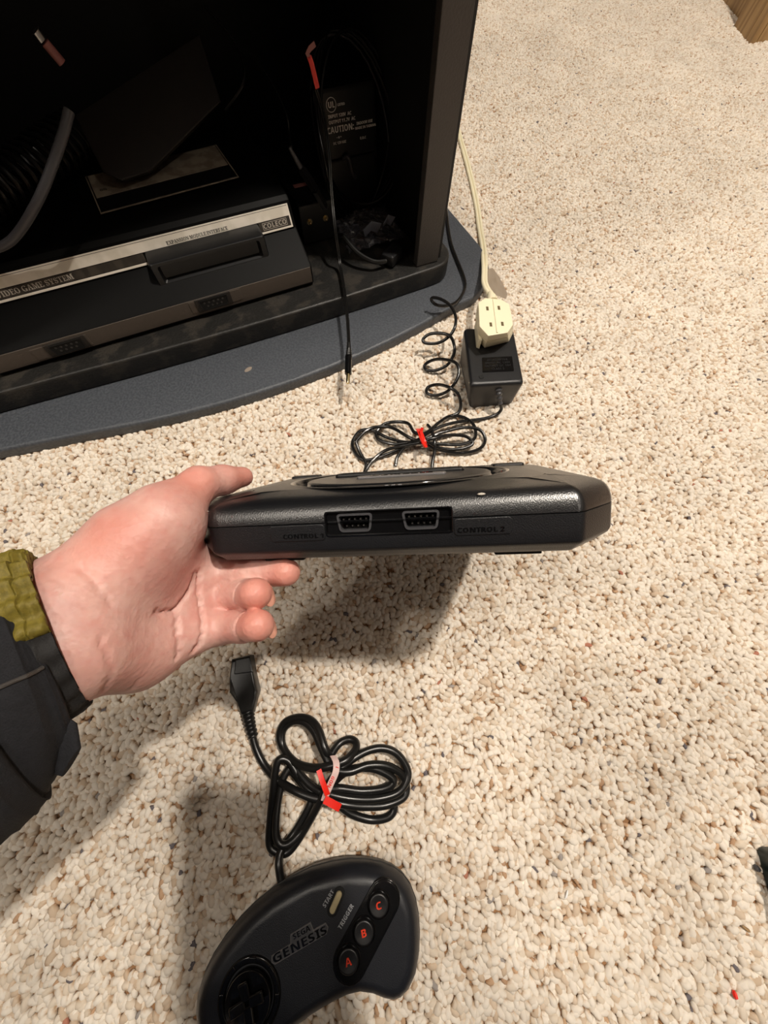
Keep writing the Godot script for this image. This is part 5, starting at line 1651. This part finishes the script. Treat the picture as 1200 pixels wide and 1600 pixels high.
func dent(mb: MB, from: int, lines: Array) -> void:
	# presses skin creases into the surface along lines: each is snapped to the nearest surface points first
	var nrm := PackedVector3Array()
	nrm.resize(mb.v.size())
	for k in range(0, mb.f.size(), 3):
		var q := (mb.v[mb.f[k + 1]] - mb.v[mb.f[k]]).cross(mb.v[mb.f[k + 2]] - mb.v[mb.f[k]])
		for e in range(3): nrm[mb.f[k + e]] += q
	for l in lines:
		var pts := curve(l[0], 6)
		var snapped := []
		for p in pts:
			var best := 1e9
			var bp: Vector3 = p
			for i in range(from, mb.v.size()):
				var d := mb.v[i].distance_squared_to(p)
				if d < best:
					best = d
					bp = mb.v[i]
			snapped.append(bp)
		var w: float = l[1]
		for i in range(from, mb.v.size()):
			var p := mb.v[i]
			if p.distance_squared_to(snapped[snapped.size() / 2]) > 0.004: continue
			var d := 1e9
			for k in range(snapped.size() - 1):
				var a: Vector3 = snapped[k]
				var ba: Vector3 = snapped[k + 1] - a
				var s := clampf((p - a).dot(ba) / maxf(ba.length_squared(), 1e-12), 0, 1)
				d = minf(d, (p - a - ba * s).length())
			if d < w * 3.0: mb.v[i] = p - nrm[i].normalized() * l[2] * exp(-d * d / (w * w))


func nails(t: Node) -> void:
	# thumb nail on the far side of the thumb, and nail edges of the two curled fingers
	for q in [[Vector3(-0.0939, 0.1933, -0.1128), Vector3(-0.0899, 0.1877, -0.1162), Vector3(0, 0.85, -0.5), 0.0095, 0.012], [Vector3(-0.0578, 0.2011, -0.0349), Vector3(-0.0567, 0.2048, -0.0386), Vector3(0.9, 0.2, -0.1), 0.0105, 0.010], [Vector3(-0.0547, 0.1995, -0.0186), Vector3(-0.0539, 0.2033, -0.0223), Vector3(0.9, 0.2, -0.1), 0.0095, 0.009]]:
		var b := MB.new()
		var n: Vector3 = q[2].normalized()
		var x: Vector3 = (q[1] - q[0])
		x = (x - n * x.dot(n)).normalized()
		var T := Transform3D(Basis(x, n, x.cross(n)), q[0])
		var rings := []
		for lv in [[-0.0006, 1.0], [0.0002, 1.0], [0.0007, 0.8], [0.0009, 0.4]]:
			var r := PackedVector3Array()
			for p in MB.rrect(q[4], q[3], 0.004, 4): r.append(T * Vector3(p.x * lv[1], lv[0] - p.y * p.y * 40.0, p.y * lv[1]))
			rings.append(r)
		b.loft(rings)
		put("fingernail", b, M.nail, t, true, 60)


func sleeve(t: Node) -> void:
	var nz := FastNoiseLite.new()
	nz.seed = 13
	nz.frequency = 1.0
	# swept rings: [centre, axis point ahead, radius along the wide and the narrow way]
	var sweep := func(cs: Array, rad: Array, a0: float, a1: float, ruck: float, folds: float, sd: float) -> Array:
		var rings := []
		var n := cs.size()
		var wide := Vector3.ZERO
		for i in range(n):
			var ax: Vector3 = (cs[mini(i + 14, n - 1)] - cs[maxi(i - 14, 0)]).normalized()
			var v: Vector3 = (cs[i] - Vector3(0, 0.4, 0)).normalized()
			wide = ax.cross(v).normalized()
			var nar := wide.cross(ax)
			var r := PackedVector3Array()
			for k in range(73):
				var a := lerpf(a0, a1, k / 72.0)
				var w := 1.0 + ruck * sin(a * folds + 2.0 * nz.get_noise_2d(i * 0.35, sd)) + ruck * 0.8 * nz.get_noise_2d(cos(a) * 2.0 + sd, sin(a) * 2.0 + i * 0.12)
				r.append(cs[i] + (wide * cos(a) * rad[i].x + nar * sin(a) * rad[i].y) * w)
			rings.append(r)
		return rings
	# outer sleeve, opening towards the wrist, edge rolled inwards
	var key: Array = [Vector3(-0.1436, 0.2341, 0.006), Vector3(-0.1433, 0.2332, 0.0055), Vector3(-0.1441, 0.2338, 0.0065), Vector3(-0.1452, 0.2364, 0.0081), Vector3(-0.1481, 0.2396, 0.0109), Vector3(-0.1542, 0.2453, 0.0154), Vector3(-0.1694, 0.2477, 0.0248)]
	key.append(Vector3(-0.255, 0.325, 0.125))
	key.append(Vector3(-0.29, 0.35, 0.20))
	var kr := [Vector2(0.036, 0.030), Vector2(0.0400, 0.034), Vector2(0.0420, 0.036), Vector2(0.0450, 0.039), Vector2(0.0475, 0.042), Vector2(0.052, 0.048), Vector2(0.056, 0.052), Vector2(0.060, 0.058), Vector2(0.060, 0.058)]
	var cs := []
	var rd := []
	for i in range(key.size() - 1):
		for k in range(6):
			var s := k / 6.0
			cs.append(key[i].lerp(key[i + 1], s))
			rd.append(kr[i].lerp(kr[i + 1], s))
	cs.append(key[-1])
	rd.append(kr[-1])
	var b := MB.new()
	b.loft(sweep.call(cs, rd, 0.0, TAU * 72.0 / 73.0, 0.018, 3.0, 1.0), false, true)
	put("sleeve", b, M.jacket, t, true, 180)
	# worn seam that runs along the sleeve
	b = MB.new()
	var seam := []
	var sr: Array = sweep.call(cs, rd, 0.0, TAU * 72.0 / 73.0, 0.018, 3.0, 1.0)
	for k in range(8, 34): seam.append(sr[k][55] + (sr[k][55] - cs[k]).normalized() * 0.0002)
	b.tube(seam, 0.0008, 6)
	put("seam", b, M.stile, t, true, 60)
	# gathered inner cuff: olive over the upper half, black below
	var c2: Array = [Vector3(-0.1354, 0.2342, -0.0119), Vector3(-0.1352, 0.2332, -0.0123), Vector3(-0.1364, 0.2335, -0.0117), Vector3(-0.1379, 0.2356, -0.0102), Vector3(-0.1425, 0.2383, -0.0065), Vector3(-0.1482, 0.2401, -0.003)]
	var r2 := [Vector2(0.0322, 0.0285), Vector2(0.0340, 0.0305), Vector2(0.0352, 0.0310), Vector2(0.0358, 0.031), Vector2(0.036, 0.029), Vector2(0.036, 0.029)]
	var cc := []
	var rr := []
	for i in range(c2.size() - 1):
		for k in range(5):
			cc.append(c2[i].lerp(c2[i + 1], k / 5.0))
			rr.append(r2[i].lerp(r2[i + 1], k / 5.0))
	for h in [[PI * 0.5, PI * 1.5, M.olive, "olive_cuff", 0.05], [-PI * 0.5, PI * 0.5, M.cuff_black, "black_cuff", 0.02]]:
		b = MB.new()
		var outer: Array = sweep.call(cc, rr, h[0], h[1], h[4], 22.0, 5.0)
		var rings := []
		for i in range(outer.size()):
			var q: PackedVector3Array = outer[i].duplicate()
			for k in range(72, -1, -1): q.append(cc[i] + (outer[i][k] - cc[i]) * 0.94)
			rings.append(q)
		b.loft(rings)
		put(h[3], b, h[2], t, true, 60)
	# strap end that sticks out below the sleeve's edge
	b = MB.new()
	var st: Array = [Vector3(-0.1227, 0.2383, 0.0264), Vector3(-0.1155, 0.2379, 0.0299), Vector3(-0.1115, 0.2359, 0.0345)]
	var rg := []
	var up: Vector3 = Vector3(-0.1105, 0.2397, 0.0258) - Vector3(-0.1188, 0.2335, 0.0402)
	for i in range(3):
		var q := PackedVector3Array()
		var ax: Vector3 = (st[2] - st[0]).normalized()
		var nn := ax.cross(up.normalized())
		for k in range(16):
			var a := TAU * k / 16
			var sc: float = [1.0, 1.0, 0.6][i]
			q.append(st[i] + up.normalized() * cos(a) * 0.0105 * sc + nn * sin(a) * 0.003 * sc)
		rg.append(q)
	b.loft(rg)
	put("cuff_strap", b, M.jacket, t, true, 60)


func small_things() -> void:
	var seed_list := [
		["lint_thread", "white lint thread lying on the carpet right of the controller", "lint", [Vector3(0.1617, 0.003, 0.1573), Vector3(0.1588, 0.003, 0.1625)], 0.0007, M.lint],
		["red_fibre", "tiny red plastic scrap on the carpet at the lower right", "scrap", [Vector3(0.2787, 0.003, 0.211), Vector3(0.2786, 0.003, 0.2157)], 0.0016, M.red_tie],
		["wood_splinter", "orange-brown wood splinter on the carpet above the red scrap", "splinter", [Vector3(0.298, 0.003, 0.1748), Vector3(0.303, 0.003, 0.178)], 0.0012, M.oak],
		["lint_fluff", "dark grey fluff on the carpet beside the teal box", "lint", [Vector3(0.3209, 0.003, 0.1367), Vector3(0.3238, 0.003, 0.1403)], 0.0022, M.grey_cable]]
	for q in seed_list:
		var p: Array = q[3]
		var t := thing(q[0], q[1], q[2], (p[0] + p[1]) / 2)
		var b := MB.new()
		b.tube([p[0], p[0].lerp(p[1], 0.3) + Vector3(0, 0.0006, 0), p[0].lerp(p[1], 0.7) + Vector3(0, 0.0008, 0), p[1]], [q[4] * 0.5, q[4], q[4], q[4] * 0.4], 6)
		put("strand", b, q[5], t)
	var c: Vector3 = Vector3(0.3265, 0, 0.154)
	var t := thing("teal_box", "dark teal plastic box cut by the right edge of the view", "box", Vector3(c.x + 0.031, 0, c.z))
	var b := MB.new()
	b.prism(MB.rrect(0.06, 0.06, 0.006), Transform3D.IDENTITY, 0.0, 0.03, 0.003)
	put("tray", b, M.teal, t, false)
	b = MB.new()
	b.prism(MB.rrect(0.062, 0.062, 0.007), Transform3D.IDENTITY, 0.0302, 0.036, 0.002)
	put("lid", b, M.teal, t, false)
